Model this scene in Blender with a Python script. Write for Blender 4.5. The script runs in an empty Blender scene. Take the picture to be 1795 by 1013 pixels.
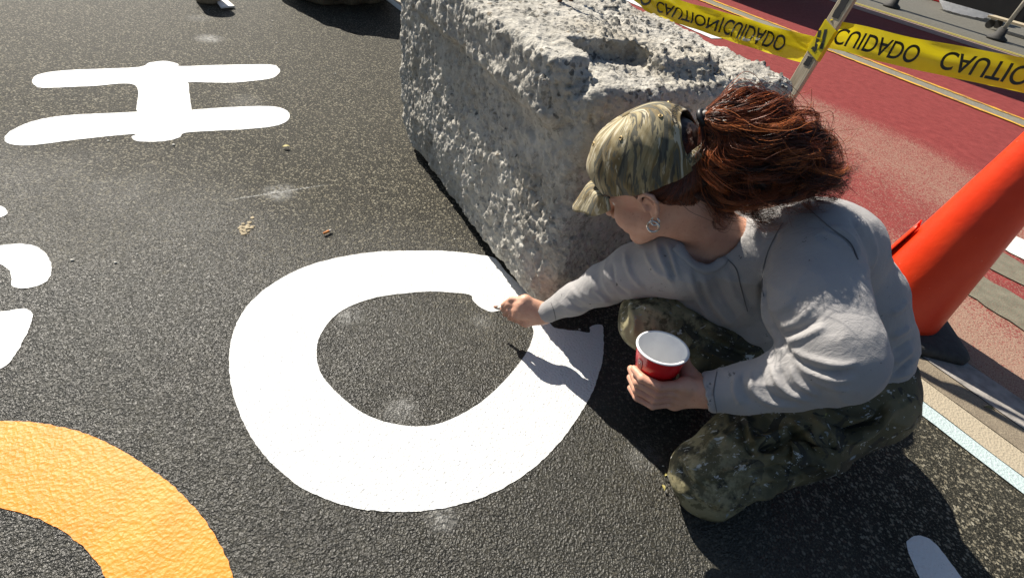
import bpy, bmesh, math, random
import numpy as np
from mathutils import Vector, Matrix
from mathutils.geometry import delaunay_2d_cdt

random.seed(7)
RNG = np.random.default_rng(11)
SC = bpy.context.scene
COL = SC.collection

# ------------------------------------------------------------------ camera
FPX = 880.0                       # focal length for a picture 1795 wide
ROLL = math.radians(11.5)
PITCH = math.radians(40.97)
CAMH = 1.05
_n = np.array([-math.sin(ROLL) * math.cos(PITCH), math.cos(ROLL) * math.cos(PITCH), math.sin(PITCH)])
_y = np.array([0, 0, 1.0]) - _n[2] * _n
_y /= np.linalg.norm(_y)
_x = np.cross(_y, -_n)
RW = np.array([_x, _y, -_n])      # camera (right, down, forward) -> world
CAM = np.array([0, 0, CAMH])
cam_data = bpy.data.cameras.new('camera')
cam = bpy.data.objects.new('camera', cam_data)
COL.objects.link(cam)
cam_data.sensor_width = 36.0
cam_data.lens = FPX / 1795.0 * 36.0
cam_data.clip_start = 0.02
cam_data.clip_end = 3000
cr, cu, cb = RW @ [1, 0, 0], RW @ [0, -1, 0], RW @ [0, 0, -1]
cam.matrix_world = Matrix(((cr[0], cu[0], cb[0], CAM[0]), (cr[1], cu[1], cb[1], CAM[1]), (cr[2], cu[2], cb[2], CAM[2]), (0, 0, 0, 1)))
SC.camera = cam

# ------------------------------------------------------------------ light
SUN_AZ, SUN_EL = math.radians(135.5), math.radians(41.5)   # direction TOWARDS the sun
world = bpy.data.worlds.new('World')
SC.world = world
world.use_nodes = True
wn = world.node_tree.nodes
sky = wn.new('ShaderNodeTexSky')
sky.sky_type = 'NISHITA'
sky.sun_disc = False
sky.sun_elevation = SUN_EL
sky.sun_rotation = math.radians(90) - SUN_AZ
wn['Background'].inputs[1].default_value = 0.05
world.node_tree.links.new(sky.outputs[0], wn['Background'].inputs[0])
sun_l = bpy.data.lights.new('sun', 'SUN')
sun_l.energy = 5.0
sun_l.angle = math.radians(0.5)
sun_l.color = (1.0, 0.93, 0.82)
sun = bpy.data.objects.new('sun', sun_l)
COL.objects.link(sun)
sd = Vector((math.cos(SUN_AZ) * math.cos(SUN_EL), math.sin(SUN_AZ) * math.cos(SUN_EL), math.sin(SUN_EL)))
sun.rotation_euler = sd.to_track_quat('Z', 'Y').to_euler()
sun.location = sd * 20
SC.view_settings.view_transform = 'Standard'
SC.view_settings.look = 'None'
SC.view_settings.gamma = 1
SC.view_settings.use_curve_mapping = False
SC.view_settings.exposure = 0.8
SC.cycles.max_bounces = 6
SC.cycles.use_denoising = True

# ------------------------------------------------------------------ placing helpers (photograph pixel + distance -> point in the place)
def ray(x, y):
    return RW @ np.array([(x - 897.5) / FPX, (y - 506.5) / FPX, 1.0])
def P(x, y, d):
    return CAM + ray(x, y) * d
def G(x, y, z=0.0):
    r = ray(x, y)
    return CAM + r * ((z - CAMH) / r[2])
def cv(x, y, z):
    return RW @ np.array([x, y, z], float)
def proj(v):
    c = (np.asarray(v) - CAM) @ RW
    return c[..., 0] / c[..., 2] * FPX + 897.5, c[..., 1] / c[..., 2] * FPX + 506.5, c[..., 2]
ROADU = np.array([math.cos(math.radians(-50.8)), math.sin(math.radians(-50.8)), 0])
ROADW = np.array([-ROADU[1], ROADU[0], 0])
def rw(w, s, z=0.0):
    return ROADW * w + ROADU * s + np.array([0, 0, z])

# ------------------------------------------------------------------ object helpers
def tag(o, label=None, cat=None, group=None, kind=None):
    if label: o['label'] = label
    if cat: o['category'] = cat
    if group: o['group'] = group
    if kind: o['kind'] = kind
    return o
def empty(name, loc=(0, 0, 0)):
    o = bpy.data.objects.new(name, None)
    o.empty_display_size = 0.05
    o.location = [float(v) for v in loc]
    COL.objects.link(o)
    return o
def obj(name, verts, faces, m=None, parent=None, smooth=True):
    me = bpy.data.meshes.new(name)
    verts = np.asarray(verts, float)
    if isinstance(faces, np.ndarray):
        nf, k = faces.shape
        me.vertices.add(len(verts)); me.vertices.foreach_set('co', verts.astype(np.float32).ravel())
        me.loops.add(nf * k); me.loops.foreach_set('vertex_index', faces.astype(np.int32).ravel())
        me.polygons.add(nf); me.polygons.foreach_set('loop_start', np.arange(0, nf * k, k, dtype=np.int32))
        me.update(calc_edges=True)
    else:
        me.from_pydata([tuple(v) for v in verts], [], faces)
    me.validate()
    if smooth:
        me.polygons.foreach_set('use_smooth', np.ones(len(me.polygons), bool))
    o = bpy.data.objects.new(name, me)
    COL.objects.link(o)
    if m: me.materials.append(m)
    if parent is not None:
        parent_to(o, parent)
    return o
def wmat(o):
    m = Matrix.LocRotScale(o.location, o.rotation_euler, o.scale)
    return m if o.parent is None else wmat(o.parent) @ o.matrix_parent_inverse @ m
def parent_to(o, p):
    o.parent = p
    o.matrix_parent_inverse = wmat(p).inverted()
def vattr(o, name, data):
    a = o.data.attributes.new(name, 'FLOAT_VECTOR', 'POINT')
    a.data.foreach_set('vector', np.asarray(data, np.float32).ravel())
def fattr(o, name, data):
    a = o.data.attributes.new(name, 'FLOAT', 'POINT')
    a.data.foreach_set('value', np.asarray(data, np.float32).ravel())
class MB:
    """collects simple solids into one mesh"""
    def __init__(self): self.v = []; self.f = []
    def add(self, v, f):
        b = len(self.v); self.v += [tuple(map(float, q)) for q in v]; self.f += [tuple(i + b for i in q) for q in f]; return self
    def box(self, c, ax, half):
        c = np.asarray(c, float); ax = np.asarray(ax, float)
        v = [c + ax[0] * half[0] * i + ax[1] * half[1] * j + ax[2] * half[2] * k for i in (-1, 1) for j in (-1, 1) for k in (-1, 1)]
        return self.add(v, [(0, 1, 3, 2), (4, 6, 7, 5), (0, 4, 5, 1), (2, 3, 7, 6), (0, 2, 6, 4), (1, 5, 7, 3)])
    def tube(self, pts, rad, n=8, cap=True):
        pts = [np.asarray(p, float) for p in pts]
        if not hasattr(rad, '__len__'): rad = [rad] * len(pts)
        rings = []; prev = None
        for i, p in enumerate(pts):
            t = pts[min(i + 1, len(pts) - 1)] - pts[max(i - 1, 0)]; t = t / (np.linalg.norm(t) + 1e-9)
            if prev is None:
                a = np.array([0, 0, 1.0]) if abs(t[2]) < .9 else np.array([1.0, 0, 0])
            else: a = prev
            a = a - t * (a @ t); a /= np.linalg.norm(a) + 1e-9; prev = a; b = np.cross(t, a)
            rings.append([p + rad[i] * (a * math.cos(2 * math.pi * k / n) + b * math.sin(2 * math.pi * k / n)) for k in range(n)])
        v = [q for r in rings for q in r]
        f = [(i * n + k, i * n + (k + 1) % n, (i + 1) * n + (k + 1) % n, (i + 1) * n + k) for i in range(len(pts) - 1) for k in range(n)]
        if cap: f += [tuple(range(n - 1, -1, -1)), tuple((len(pts) - 1) * n + k for k in range(n))]
        return self.add(v, f)
    def lathe(self, o, ax, prof, n=32, close=False):
        """prof: list of (radius, height); ax rows: e1, e2, axis"""
        o = np.asarray(o, float); e1, e2, a = [np.asarray(q, float) for q in ax]
        v = [o + a * h + r * (e1 * math.cos(2 * math.pi * k / n) + e2 * math.sin(2 * math.pi * k / n)) for r, h in prof for k in range(n)]
        m = len(prof)
        f = [(i * n + k, i * n + (k + 1) % n, ((i + 1) % m) * n + (k + 1) % n, ((i + 1) % m) * n + k) for i in range(m if close else m - 1) for k in range(n)]
        return self.add(v, f)
    def build(self, name, m, parent=None, smooth=False, bevel=0):
        o = obj(name, self.v, self.f, m, parent, smooth)
        if bevel:
            b = o.modifiers.new('bevel', 'BEVEL'); b.width = bevel; b.segments = 2; b.limit_method = 'ANGLE'
        return o
def frame_from(a, hint=(0, 0, 1)):
    a = np.asarray(a, float); a = a / np.linalg.norm(a); h = np.asarray(hint, float)
    if abs(a @ h) > .98: h = np.array([1.0, 0, 0])
    e1 = h - a * (a @ h); e1 /= np.linalg.norm(e1)
    return np.array([e1, np.cross(a, e1), a])
def spline(pts, n=8, closed=False):
    p = np.asarray(pts, float); N = len(p); out = []
    for i in range(N if closed else N - 1):
        g = (lambda j: p[j % N]) if closed else (lambda j: p[min(max(j, 0), N - 1)])
        p0, p1, p2, p3 = g(i - 1), g(i), g(i + 1), g(i + 2)
        for k in range(n):
            t = k / n
            out.append(.5 * ((2 * p1) + (-p0 + p2) * t + (2 * p0 - 5 * p1 + 4 * p2 - p3) * t * t + (-p0 + 3 * p1 - 3 * p2 + p3) * t ** 3))
    if not closed: out.append(p[-1])
    return np.array(out)

# ------------------------------------------------------------------ noise
def _hash(i, seed):
    h = (i[:, 0] * 73856093) ^ (i[:, 1] * 19349663) ^ (i[:, 2] * 83492791) ^ (seed * 26544357 + 12345)
    h = h & 0xffffffff
    h = ((h ^ (h >> 15)) * 2246822519) & 0xffffffff
    h = ((h ^ (h >> 13)) * 3266489917) & 0xffffffff
    return ((h ^ (h >> 16)) & 0xffffff) / float(0xffffff)
def vnoise(p, seed=0):
    i = np.floor(p).astype(np.int64); f = p - i; u = f * f * (3 - 2 * f); r = 0
    for a in (0, 1):
        for b in (0, 1):
            for c in (0, 1):
                w = (u[:, 0] if a else 1 - u[:, 0]) * (u[:, 1] if b else 1 - u[:, 1]) * (u[:, 2] if c else 1 - u[:, 2])
                r = r + w * _hash(i + np.array([a, b, c]), seed)
    return r * 2 - 1
def fbm(p, o=4, seed=0):
    r = 0; a = 1; s = 0
    for k in range(o):
        r = r + a * vnoise(p * 2 ** k, seed + k * 7); s += a; a *= .5
    return r / s
def worley(p, seed=0):
    i = np.floor(p).astype(np.int64); best = np.full(len(p), 9.0); idv = np.zeros(len(p))
    for a in (-1, 0, 1):
        for b in (-1, 0, 1):
            for c in (-1, 0, 1):
                j = i + np.array([a, b, c])
                q = j + np.stack([_hash(j, seed), _hash(j, seed + 1), _hash(j, seed + 2)], 1)
                d = np.linalg.norm(p - q, axis=1); m = d < best
                best[m] = d[m]; idv[m] = _hash(j[m], seed + 5)
    return best, idv

# ------------------------------------------------------------------ implicit surfaces -> mesh
class Field:
    def __init__(self, lo, hi, res):
        self.lo = np.asarray(lo, float); self.res = res
        self.n = np.ceil((np.asarray(hi) - self.lo) / res).astype(int) + 1
        self.a = np.full(self.n, .06, np.float32)
    def _box(self, lo, hi):
        i0 = np.clip(np.floor((lo - self.lo) / self.res).astype(int), 0, self.n); i1 = np.clip(np.ceil((hi - self.lo) / self.res).astype(int) + 1, 0, self.n)
        s = tuple(slice(p, q) for p, q in zip(i0, i1))
        ax = [(self.lo[k] + self.res * np.arange(i0[k], i1[k])).astype(np.float32) for k in range(3)]
        return s, ax[0][:, None, None], ax[1][None, :, None], ax[2][None, None, :]
    def _mix(self, s, d, k, sub):
        o = self.a[s]
        if sub:
            d = -d; h = np.clip(.5 + .5 * (d - o) / k, 0, 1); self.a[s] = o * (1 - h) + d * h + k * h * (1 - h)
        else:
            h = np.clip(.5 + .5 * (d - o) / k, 0, 1); self.a[s] = d * (1 - h) + o * h - k * h * (1 - h)
    def cap(self, a, b, ra, rb=None, k=.02, sub=False):
        a = np.asarray(a, float); b = np.asarray(b, float); rb = ra if rb is None else rb
        m = max(ra, rb) + max(k, .012) + 3 * self.res
        s, X, Y, Z = self._box(np.minimum(a, b) - m, np.maximum(a, b) + m)
        if self.a[s].size == 0: return self
        ab = b - a; L = ab @ ab + 1e-12
        t = np.clip(((X - a[0]) * ab[0] + (Y - a[1]) * ab[1] + (Z - a[2]) * ab[2]) / L, 0, 1)
        d = np.sqrt((X - a[0] - ab[0] * t) ** 2 + (Y - a[1] - ab[1] * t) ** 2 + (Z - a[2] - ab[2] * t) ** 2) - (ra + (rb - ra) * t)
        self._mix(s, d.astype(np.float32), k, sub); return self
    def chain(self, pts, rad, k=.02):
        for i in range(len(pts) - 1): self.cap(pts[i], pts[i + 1], rad[i], rad[i + 1], k)
        return self
    def ell(self, c, r, M=None, k=.02, sub=False):
        c = np.asarray(c, float); r = np.asarray(r, float); M = np.eye(3) if M is None else np.asarray(M)
        m = r.max() + max(k, .012) + 3 * self.res
        s, X, Y, Z = self._box(c - m, c + m)
        if self.a[s].size == 0: return self
        x, y, z = X - c[0], Y - c[1], Z - c[2]
        q = [(M[i][0] * x + M[i][1] * y + M[i][2] * z) for i in range(3)]
        k0 = np.sqrt(sum((q[i] / r[i]) ** 2 for i in range(3))); k1 = np.sqrt(sum((q[i] / r[i] ** 2) ** 2 for i in range(3))) + 1e-9
        self._mix(s, (k0 * (k0 - 1) / k1).astype(np.float32), k, sub); return self
    def cut(self, o, nrm, c, rad, k=.002):
        """remove what lies beyond a plane, within rad of c"""
        c = np.asarray(c, float); s, X, Y, Z = self._box(c - rad, c + rad)
        nrm = np.asarray(nrm, float) / np.linalg.norm(nrm)
        d = (X - o[0]) * nrm[0] + (Y - o[1]) * nrm[1] + (Z - o[2]) * nrm[2]
        w = np.sqrt((X - c[0]) ** 2 + (Y - c[1]) ** 2 + (Z - c[2]) ** 2) < rad
        A = self.a[s]; self.a[s] = np.where(w, np.maximum(A, d.astype(np.float32)), A); return self
    def mesh(self):
        f = self.a; ins = f < 0
        A = ins.astype(np.int8)
        cs = sum(A[i:self.n[0] - 1 + i, j:self.n[1] - 1 + j, k:self.n[2] - 1 + k] for i in (0, 1) for j in (0, 1) for k in (0, 1))
        act = (cs > 0) & (cs < 8)
        idx = np.argwhere(act); ids = np.full(act.shape, -1, np.int64); ids[act] = np.arange(len(idx))
        acc = np.zeros((len(idx), 3)); cnt = np.zeros(len(idx))
        cn = [np.array([i, j, k]) for i in (0, 1) for j in (0, 1) for k in (0, 1)]
        for a in range(8):
            for b in range(a + 1, 8):
                if np.abs(cn[a] - cn[b]).sum() != 1: continue
                va = f[tuple((idx + cn[a]).T)]; vb = f[tuple((idx + cn[b]).T)]
                m = (va < 0) != (vb < 0)
                t = (va / (va - vb + 1e-12))[m][:, None]
                acc[m] += idx[m] + cn[a] + (cn[b] - cn[a]) * t; cnt[m] += 1
        V = self.lo + self.res * (acc / cnt[:, None])
        Q = []
        for ax in range(3):
            sl0 = [slice(None)] * 3; sl1 = [slice(None)] * 3
            sl0[ax] = slice(0, -1); sl1[ax] = slice(1, None)
            e0, e1 = ins[tuple(sl0)], ins[tuple(sl1)]
            E = np.argwhere(e0 != e1)
            b, c = [(1, 2), (2, 0), (0, 1)][ax]
            E = E[(E[:, b] > 0) & (E[:, c] > 0) & (E[:, b] < self.n[b] - 1) & (E[:, c] < self.n[c] - 1)]
            ub = np.zeros(3, int); ub[b] = 1; uc = np.zeros(3, int); uc[c] = 1
            q = np.stack([ids[tuple((E - ub - uc).T)], ids[tuple((E - uc).T)], ids[tuple(E.T)], ids[tuple((E - ub).T)]], 1)
            fl = e1[tuple(E.T)]
            q[fl] = q[fl][:, ::-1]
            Q.append(q)
        return V, np.concatenate(Q)
def vnormals(V, Q):
    fn = np.cross(V[Q[:, 2]] - V[Q[:, 0]], V[Q[:, 3 % Q.shape[1]]] - V[Q[:, 1]])
    N = np.zeros_like(V)
    for k in range(Q.shape[1]):
        for a in range(3): N[:, a] += np.bincount(Q[:, k], fn[:, a], len(V))
    return N / (np.linalg.norm(N, axis=1)[:, None] + 1e-12)
def relax(V, Q, it=2, lam=.5):
    n = len(V); e = np.concatenate([Q[:, [k, (k + 1) % Q.shape[1]]] for k in range(Q.shape[1])])
    e = np.concatenate([e, e[:, ::-1]]); deg = np.bincount(e[:, 0], minlength=n)[:, None]
    for _ in range(it):
        S = np.stack([np.bincount(e[:, 0], V[e[:, 1], a], n) for a in range(3)], 1)
        V = V + lam * (S / np.maximum(deg, 1) - V)
    return V
def seg_dist(px, py, poly):
    """distance (px) to a polyline and the fraction along it"""
    best = np.full(len(px), 1e9); fr = np.zeros(len(px)); n = len(poly) - 1
    for i in range(n):
        a, b = np.asarray(poly[i], float), np.asarray(poly[i + 1], float); ab = b - a
        t = np.clip(((px - a[0]) * ab[0] + (py - a[1]) * ab[1]) / (ab @ ab + 1e-9), 0, 1)
        d = np.hypot(px - a[0] - ab[0] * t, py - a[1] - ab[1] * t); m = d < best
        best[m] = d[m]; fr[m] = (i + t[m]) / n
    return best, fr
def folds(V, Q, items):
    """raise creases along traced lines: (points, width, height)"""
    N = vnormals(V, Q); X, Y, D = proj(V)
    view = CAM - V; view /= np.linalg.norm(view, axis=1)[:, None]
    face = np.clip((np.sum(view * N, 1) - .12) / .35, 0, 1)
    disp = np.zeros(len(V))
    for poly, w, h in items:
        pl = spline(poly, 5) if len(poly) > 2 else np.asarray(poly, float)
        d, t = seg_dist(X, Y, pl)
        m = d < 3 * w
        disp[m] += h * np.exp(-(d[m] / w) ** 2) * np.clip(np.sin(np.pi * np.clip(t[m], .02, .98)) * 1.6, 0, 1) * face[m]
    return V + N * disp[:, None]

# ------------------------------------------------------------------ materials
class M:
    def __init__(self, name):
        self.m = bpy.data.materials.new(name); self.m.use_nodes = True
        self.t = self.m.node_tree; self.b = self.t.nodes['Principled BSDF']; self._pos = None
    def n(self, ty, **kw):
        nd = self.t.nodes.new(ty)
        for k, v in kw.items():
            if k.startswith('i_'):
                key = k[2:]; key = int(key) if key.isdigit() else key.replace('_', ' ')
                s = nd.inputs[key]
                if isinstance(v, bpy.types.NodeSocket): self.t.links.new(v, s)
                else: s.default_value = v
            else: setattr(nd, k, v)
        return nd
    def pos(self):
        if self._pos is None: self._pos = self.n('ShaderNodeNewGeometry').outputs['Position']
        return self._pos
    def objco(self): return self.n('ShaderNodeTexCoord').outputs['Object']
    def attr(self, name, out='Vector'): return self.n('ShaderNodeAttribute', attribute_name=name).outputs[out]
    def noise(self, scale, detail=3, rough=.55, vec=None, dist=0):
        return self.n('ShaderNodeTexNoise', i_Vector=vec if vec is not None else self.pos(), i_Scale=scale, i_Detail=detail, i_Roughness=rough, i_Distortion=dist).outputs[0]
    def vor(self, scale, feature='F1', vec=None, out='Distance', rnd=1.0):
        return self.n('ShaderNodeTexVoronoi', feature=feature, i_Vector=vec if vec is not None else self.pos(), i_Scale=scale, i_Randomness=rnd).outputs[out]
    def ramp(self, fac, stops, interp='LINEAR'):
        nd = self.n('ShaderNodeValToRGB', i_Fac=fac); r = nd.color_ramp; r.interpolation = interp
        while len(r.elements) < len(stops): r.elements.new(.5)
        for e, (p, c) in zip(r.elements, stops):
            e.position = p; e.color = (c, c, c, 1) if not hasattr(c, '__len__') else (*c, 1)
        return nd.outputs[0]
    def step(self, x, lo, hi):
        return self.n('ShaderNodeMapRange', interpolation_type='SMOOTHSTEP', i_Value=x, i_From_Min=lo, i_From_Max=hi).outputs[0]
    def math(self, op, a, b=0.0, clamp=False):
        return self.n('ShaderNodeMath', operation=op, use_clamp=clamp, i_0=a, i_1=b).outputs[0]
    def mix(self, fac, a, b, blend='MIX'):
        nd = self.n('ShaderNodeMix', data_type='RGBA', blend_type=blend)
        for s, v in ((nd.inputs[0], fac), (nd.inputs[6], a), (nd.inputs[7], b)):
            if isinstance(v, bpy.types.NodeSocket): self.t.links.new(v, s)
            else: s.default_value = (*v, 1) if hasattr(v, '__len__') else v
        return nd.outputs[2]
    def vmul(self, vec, s):
        return self.n('ShaderNodeVectorMath', operation='MULTIPLY', i_0=vec, i_1=s).outputs[0]
    def dist(self, vec, p):
        return self.n('ShaderNodeVectorMath', operation='DISTANCE', i_0=vec, i_1=tuple(map(float, p))).outputs['Value']
    def dot(self, vec, p):
        return self.n('ShaderNodeVectorMath', operation='DOT_PRODUCT', i_0=vec, i_1=tuple(map(float, p))).outputs['Value']
    def bump(self, h, dist=.002, strength=1.0, prev=None):
        nd = self.n('ShaderNodeBump', i_Height=h, i_Distance=dist, i_Strength=strength)
        if prev is not None: self.t.links.new(prev, nd.inputs['Normal'])
        return nd.outputs[0]
    def set(self, **kw):
        names = dict(color='Base Color', rough='Roughness', normal='Normal', metal='Metallic', spec='Specular IOR Level', trans='Transmission Weight', sss='Subsurface Weight', alpha='Alpha', sheen='Sheen Weight', coat='Coat Weight')
        for k, v in kw.items():
            s = self.b.inputs[names[k]]
            if isinstance(v, bpy.types.NodeSocket): self.t.links.new(v, s)
            elif k == 'color': s.default_value = (*v, 1)
            else: s.default_value = v
        return self
def simple(name, color, rough=.6, var=.25, scale=30, bump=0, **kw):
    m = M(name); n = m.noise(scale, 4)
    dark = tuple(c * (1 - var) for c in color); lite = tuple(min(1, c * (1 + var)) for c in color)
    m.set(color=m.ramp(n, [(.3, dark), (.7, lite)]), rough=rough, **kw)
    if bump: m.set(normal=m.bump(m.noise(scale * 4, 4), bump))
    return m.m

# ================================================================== SETTING: asphalt, road, painted marks
def smudge_list():
    # (pixel x, y, radius m, strength) chalky scuffs that lie on the asphalt
    return [(490, 337, .075, .8), (368, 68, .10, .75), (612, 552, .05, .45), (705, 722, .06, .4), (778, 903, .05, .45), (430, 180, .13, .18), (210, 330, .2, .10),
            (845, 562, .05, .2), (350, 32, .10, .3), (1290, 820, .05, .12), (1130, 800, .07, .22), (560, 820, .1, .10), (90, 300, .2, .10)]
m = M('asphalt_sealed')
low = m.noise(1.7, 4)
mid = m.noise(22, 4, .6)
n1 = m.noise(150, 4, .6)
n2 = m.noise(330, 2, .5)
ve = m.vor(195, 'F1', vec=m.n('ShaderNodeVectorMath', operation='ADD', i_0=m.pos(), i_1=m.vmul(m.n('ShaderNodeTexNoise', i_Vector=m.pos(), i_Scale=110.0).outputs[1], (.012, .012, .012))).outputs[0])
base = m.ramp(mid, [(.25, (.014, .0136, .011)), (.75, (.036, .0345, .027))])
# exposed aggregate towards the road and up the plaza: tan and pale stones
wd = m.dot(m.pos(), ROADW); sdn = m.dot(m.pos(), (0, 1, 0))
aggz = m.math('MAXIMUM', m.step(wd, .55, 1.25), m.step(m.math('ADD', sdn, m.math('MULTIPLY', low, .8)), 1.15, 2.1), clamp=True)
ag_n = m.noise(190, 3, .62)
cell = m.n('ShaderNodeTexVoronoi', feature='F1', i_Vector=m.pos(), i_Scale=135.0)
crnd = m.n('ShaderNodeSeparateColor', i_0=cell.outputs['Color']).outputs[0]
spk = m.math('MULTIPLY', m.step(crnd, .66, .76), m.step(cell.outputs['Distance'], .62, .42))
stone = m.math('MULTIPLY', m.math('MAXIMUM', m.math('MULTIPLY', m.step(ag_n, .55, .62), .7), spk), m.math('ADD', m.math('MULTIPLY', aggz, .80), .10), clamp=True)
stc = m.ramp(m.noise(75, 2), [(.3, (.14, .122, .085)), (.55, (.23, .21, .155)), (.8, (.34, .325, .27))])
col = m.mix(stone, base, stc)
col = m.mix(m.math('MULTIPLY', m.step(low, .5, .75), .10), col, (.12, .115, .09))
for (x, y, r, s) in smudge_list():
    d = m.dist(m.pos(), G(x, y)); s *= .62
    k = m.math('MULTIPLY', m.step(d, r, r * .05), m.math('MULTIPLY', m.step(m.math('ADD', m.noise(60, 5, .7), m.math('MULTIPLY', m.noise(9, 2), .5)), .55, 1.0), s * 1.6), clamp=True)
    col = m.mix(k, col, (.52, .52, .50))
# a long chalk line
a, b = G(385, 353), G(585, 322)
u = (b - a) / np.linalg.norm(b - a); pv = np.array([-u[1], u[0], 0])
ln = m.math('ABSOLUTE', m.math('SUBTRACT', m.dot(m.pos(), pv), float(a @ pv)))
al = m.math('SUBTRACT', m.dot(m.pos(), u), float(a @ u))
k = m.math('MULTIPLY', m.math('MULTIPLY', m.step(ln, .006, .001), m.step(m.math('ABSOLUTE', m.math('SUBTRACT', al, float(np.linalg.norm(b - a) / 2))), float(np.linalg.norm(b - a) / 2), .1)), m.step(n1, .4, .62))
col = m.mix(m.math('MULTIPLY', k, .8), col, (.5, .5, .48))
hgt = m.math('ADD', m.math('MULTIPLY', ve, 1.0), m.math('ADD', m.math('MULTIPLY', n1, .9), m.math('MULTIPLY', n2, .35)))
nb = m.bump(hgt, .0025, 1.0)
m.set(color=col, rough=m.math('ADD', m.ramp(n1, [(.3, .25), (.75, .44)]), m.math('MULTIPLY', aggz, .25)), spec=m.math('SUBTRACT', .46, m.math('MULTIPLY', aggz, .36)), normal=nb)
ASPHALT = m.m

def asphalt_variant(name, c0, c1, st, amt, rough=.75):
    m = M(name); n = m.noise(20, 4, .6); s = m.noise(190, 3, .6)
    col = m.ramp(n, [(.3, c0), (.7, c1)])
    col = m.mix(m.math('MULTIPLY', m.step(s, .52, .64), amt), col, st)
    m.set(color=col, rough=rough, normal=m.bump(s, .004, .7))
    return m.m
FAR_ASPHALT = asphalt_variant('asphalt_far', (.075, .072, .06), (.12, .115, .095), (.24, .22, .17), .5)

# red lane paint, worn to the tan stone in the wheel paths
m = M('red_lane')
wd = m.dot(m.pos(), ROADW)
wob = m.math('ADD', wd, m.math('MULTIPLY', m.math('SUBTRACT', m.noise(1.1, 4, .6), .5), .7))
wear = m.ramp(m.math('MULTIPLY', wob, .1), [(.19, .95), (.235, .80), (.265, .35), (.30, .40), (.335, .62), (.385, .55), (.42, .06), (.60, .04)])
grit = m.noise(150, 4, .65)
k = m.step(m.math('ADD', grit, m.math('MULTIPLY', m.math('SUBTRACT', wear, .5), .42)), .46, .60)
red = m.ramp(m.noise(16, 4, .6), [(.3, (.17, .027, .025)), (.7, (.245, .046, .042))])
tan = m.ramp(m.noise(240, 3), [(.3, (.19, .10, .075)), (.6, (.36, .26, .19)), (.8, (.46, .38, .30))])
m.set(color=m.mix(m.math('MULTIPLY', k, .9), red, tan), rough=.75, spec=.2, normal=m.bump(grit, .005, .8))
RED = m.m

def paint(name, c, rough=.5, wear=.0, under=(.03, .03, .03), bump=.002):
    m = M(name); n = m.noise(140, 4, .62); l = m.noise(6, 4)
    dirt = m.math('MULTIPLY', m.step(m.noise(55, 5, .72), .60, .74), .16)
    col = m.mix(dirt, c, tuple(x * .62 for x in c))
    fl = m.step(m.math('ADD', m.noise(330, 2, .6), m.math('MULTIPLY', m.noise(11, 3), .35)), .93, .97)
    col = m.mix(m.math('MULTIPLY', fl, .9), col, under)
    if wear:
        k = m.step(m.math('ADD', n, m.math('MULTIPLY', l, .5)), .95 - wear, 1.05 - wear)
        col = m.mix(k, col, under)
    ve = m.vor(150, 'F1')
    m.set(color=col, rough=rough, normal=m.bump(m.math('ADD', n, m.math('MULTIPLY', ve, .9)), bump, .8))
    return m.m
WHITE = paint('white_road_paint', (.70, .71, .70), .55, bump=.003)
PALE = paint('pale_blue_white_paint', (.44, .53, .53), .55, bump=.002)
BEIGE = paint('cracked_cream_paint', (.38, .325, .235), .7, .05, (.22, .18, .12))
YELLOW = paint('worn_yellow_paint', (.62, .34, .03), .6, .18, (.17, .05, .045))
m = M('orange_road_paint')
n = m.noise(140, 4, .62); ve = m.vor(125, 'F1', vec=m.n('ShaderNodeVectorMath', operation='ADD', i_0=m.pos(), i_1=m.vmul(m.n('ShaderNodeTexNoise', i_Vector=m.pos(), i_Scale=80.0).outputs[1], (.012, .012, .012))).outputs[0])
m.set(color=m.ramp(m.noise(14, 4), [(.3, (.66, .225, .010)), (.7, (.74, .275, .022))]), rough=.48, spec=.3, normal=m.bump(m.math('ADD', n, m.math('MULTIPLY', ve, 1.0)), .0010, .9))
ORANGE_PAINT = m.m
CONCRETE = simple('gutter_concrete', (.27, .25, .23), .8, .3, 25, .003)
BROWN = asphalt_variant('brown_worn_strip', (.15, .12, .085), (.23, .19, .135), (.36, .30, .21), .5)
PINK = asphalt_variant('pinkish_worn_strip', (.28, .17, .145), (.38, .25, .21), (.45, .36, .30), .5)

def inpoly(x, y, poly):
    c = False
    for (ax_, ay_), (bx_, by_) in zip(poly[:, :2], np.roll(poly[:, :2], -1, 0)):
        if (ay_ > y) != (by_ > y) and x < (bx_ - ax_) * (y - ay_) / (by_ - ay_) + ax_: c = not c
    return c
def sheet(name, poly, m, z, kind='structure', jitter=0.0, label=None, holes=(), cat=None):
    loops = [np.asarray(poly, float)] + [np.asarray(h, float) for h in holes]
    vs, es = [], []
    for lp in loops:
        if jitter:
            q = np.c_[lp[:, :2] * 95, np.zeros(len(lp))]
            lp = lp.copy(); lp[:, 0] += jitter * fbm(q, 2, 3); lp[:, 1] += jitter * fbm(q, 2, 9)
        b = len(vs); vs += [Vector((p[0], p[1])) for p in lp]; es += [(b + i, b + (i + 1) % len(lp)) for i in range(len(lp))]
    v, e, f, *_ = delaunay_2d_cdt(vs, es, [], 1, 1e-6)
    for h in loops[1:]:
        f = [t for t in f if not inpoly(sum(v[i].x for i in t) / len(t), sum(v[i].y for i in t) / len(t), h)]
    o = obj(name, [(p.x, p.y, z) for p in v], [tuple(q) for q in f], m, None, False)
    bm = bmesh.new(); bm.from_mesh(o.data); bmesh.ops.recalc_face_normals(bm, faces=bm.faces)
    if bm.faces and sum(f.normal.z for f in bm.faces) < 0: bmesh.ops.reverse_faces(bm, faces=bm.faces)
    bm.to_mesh(o.data); bm.free()
    tag(o, label, cat, None, kind)
    return o
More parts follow.
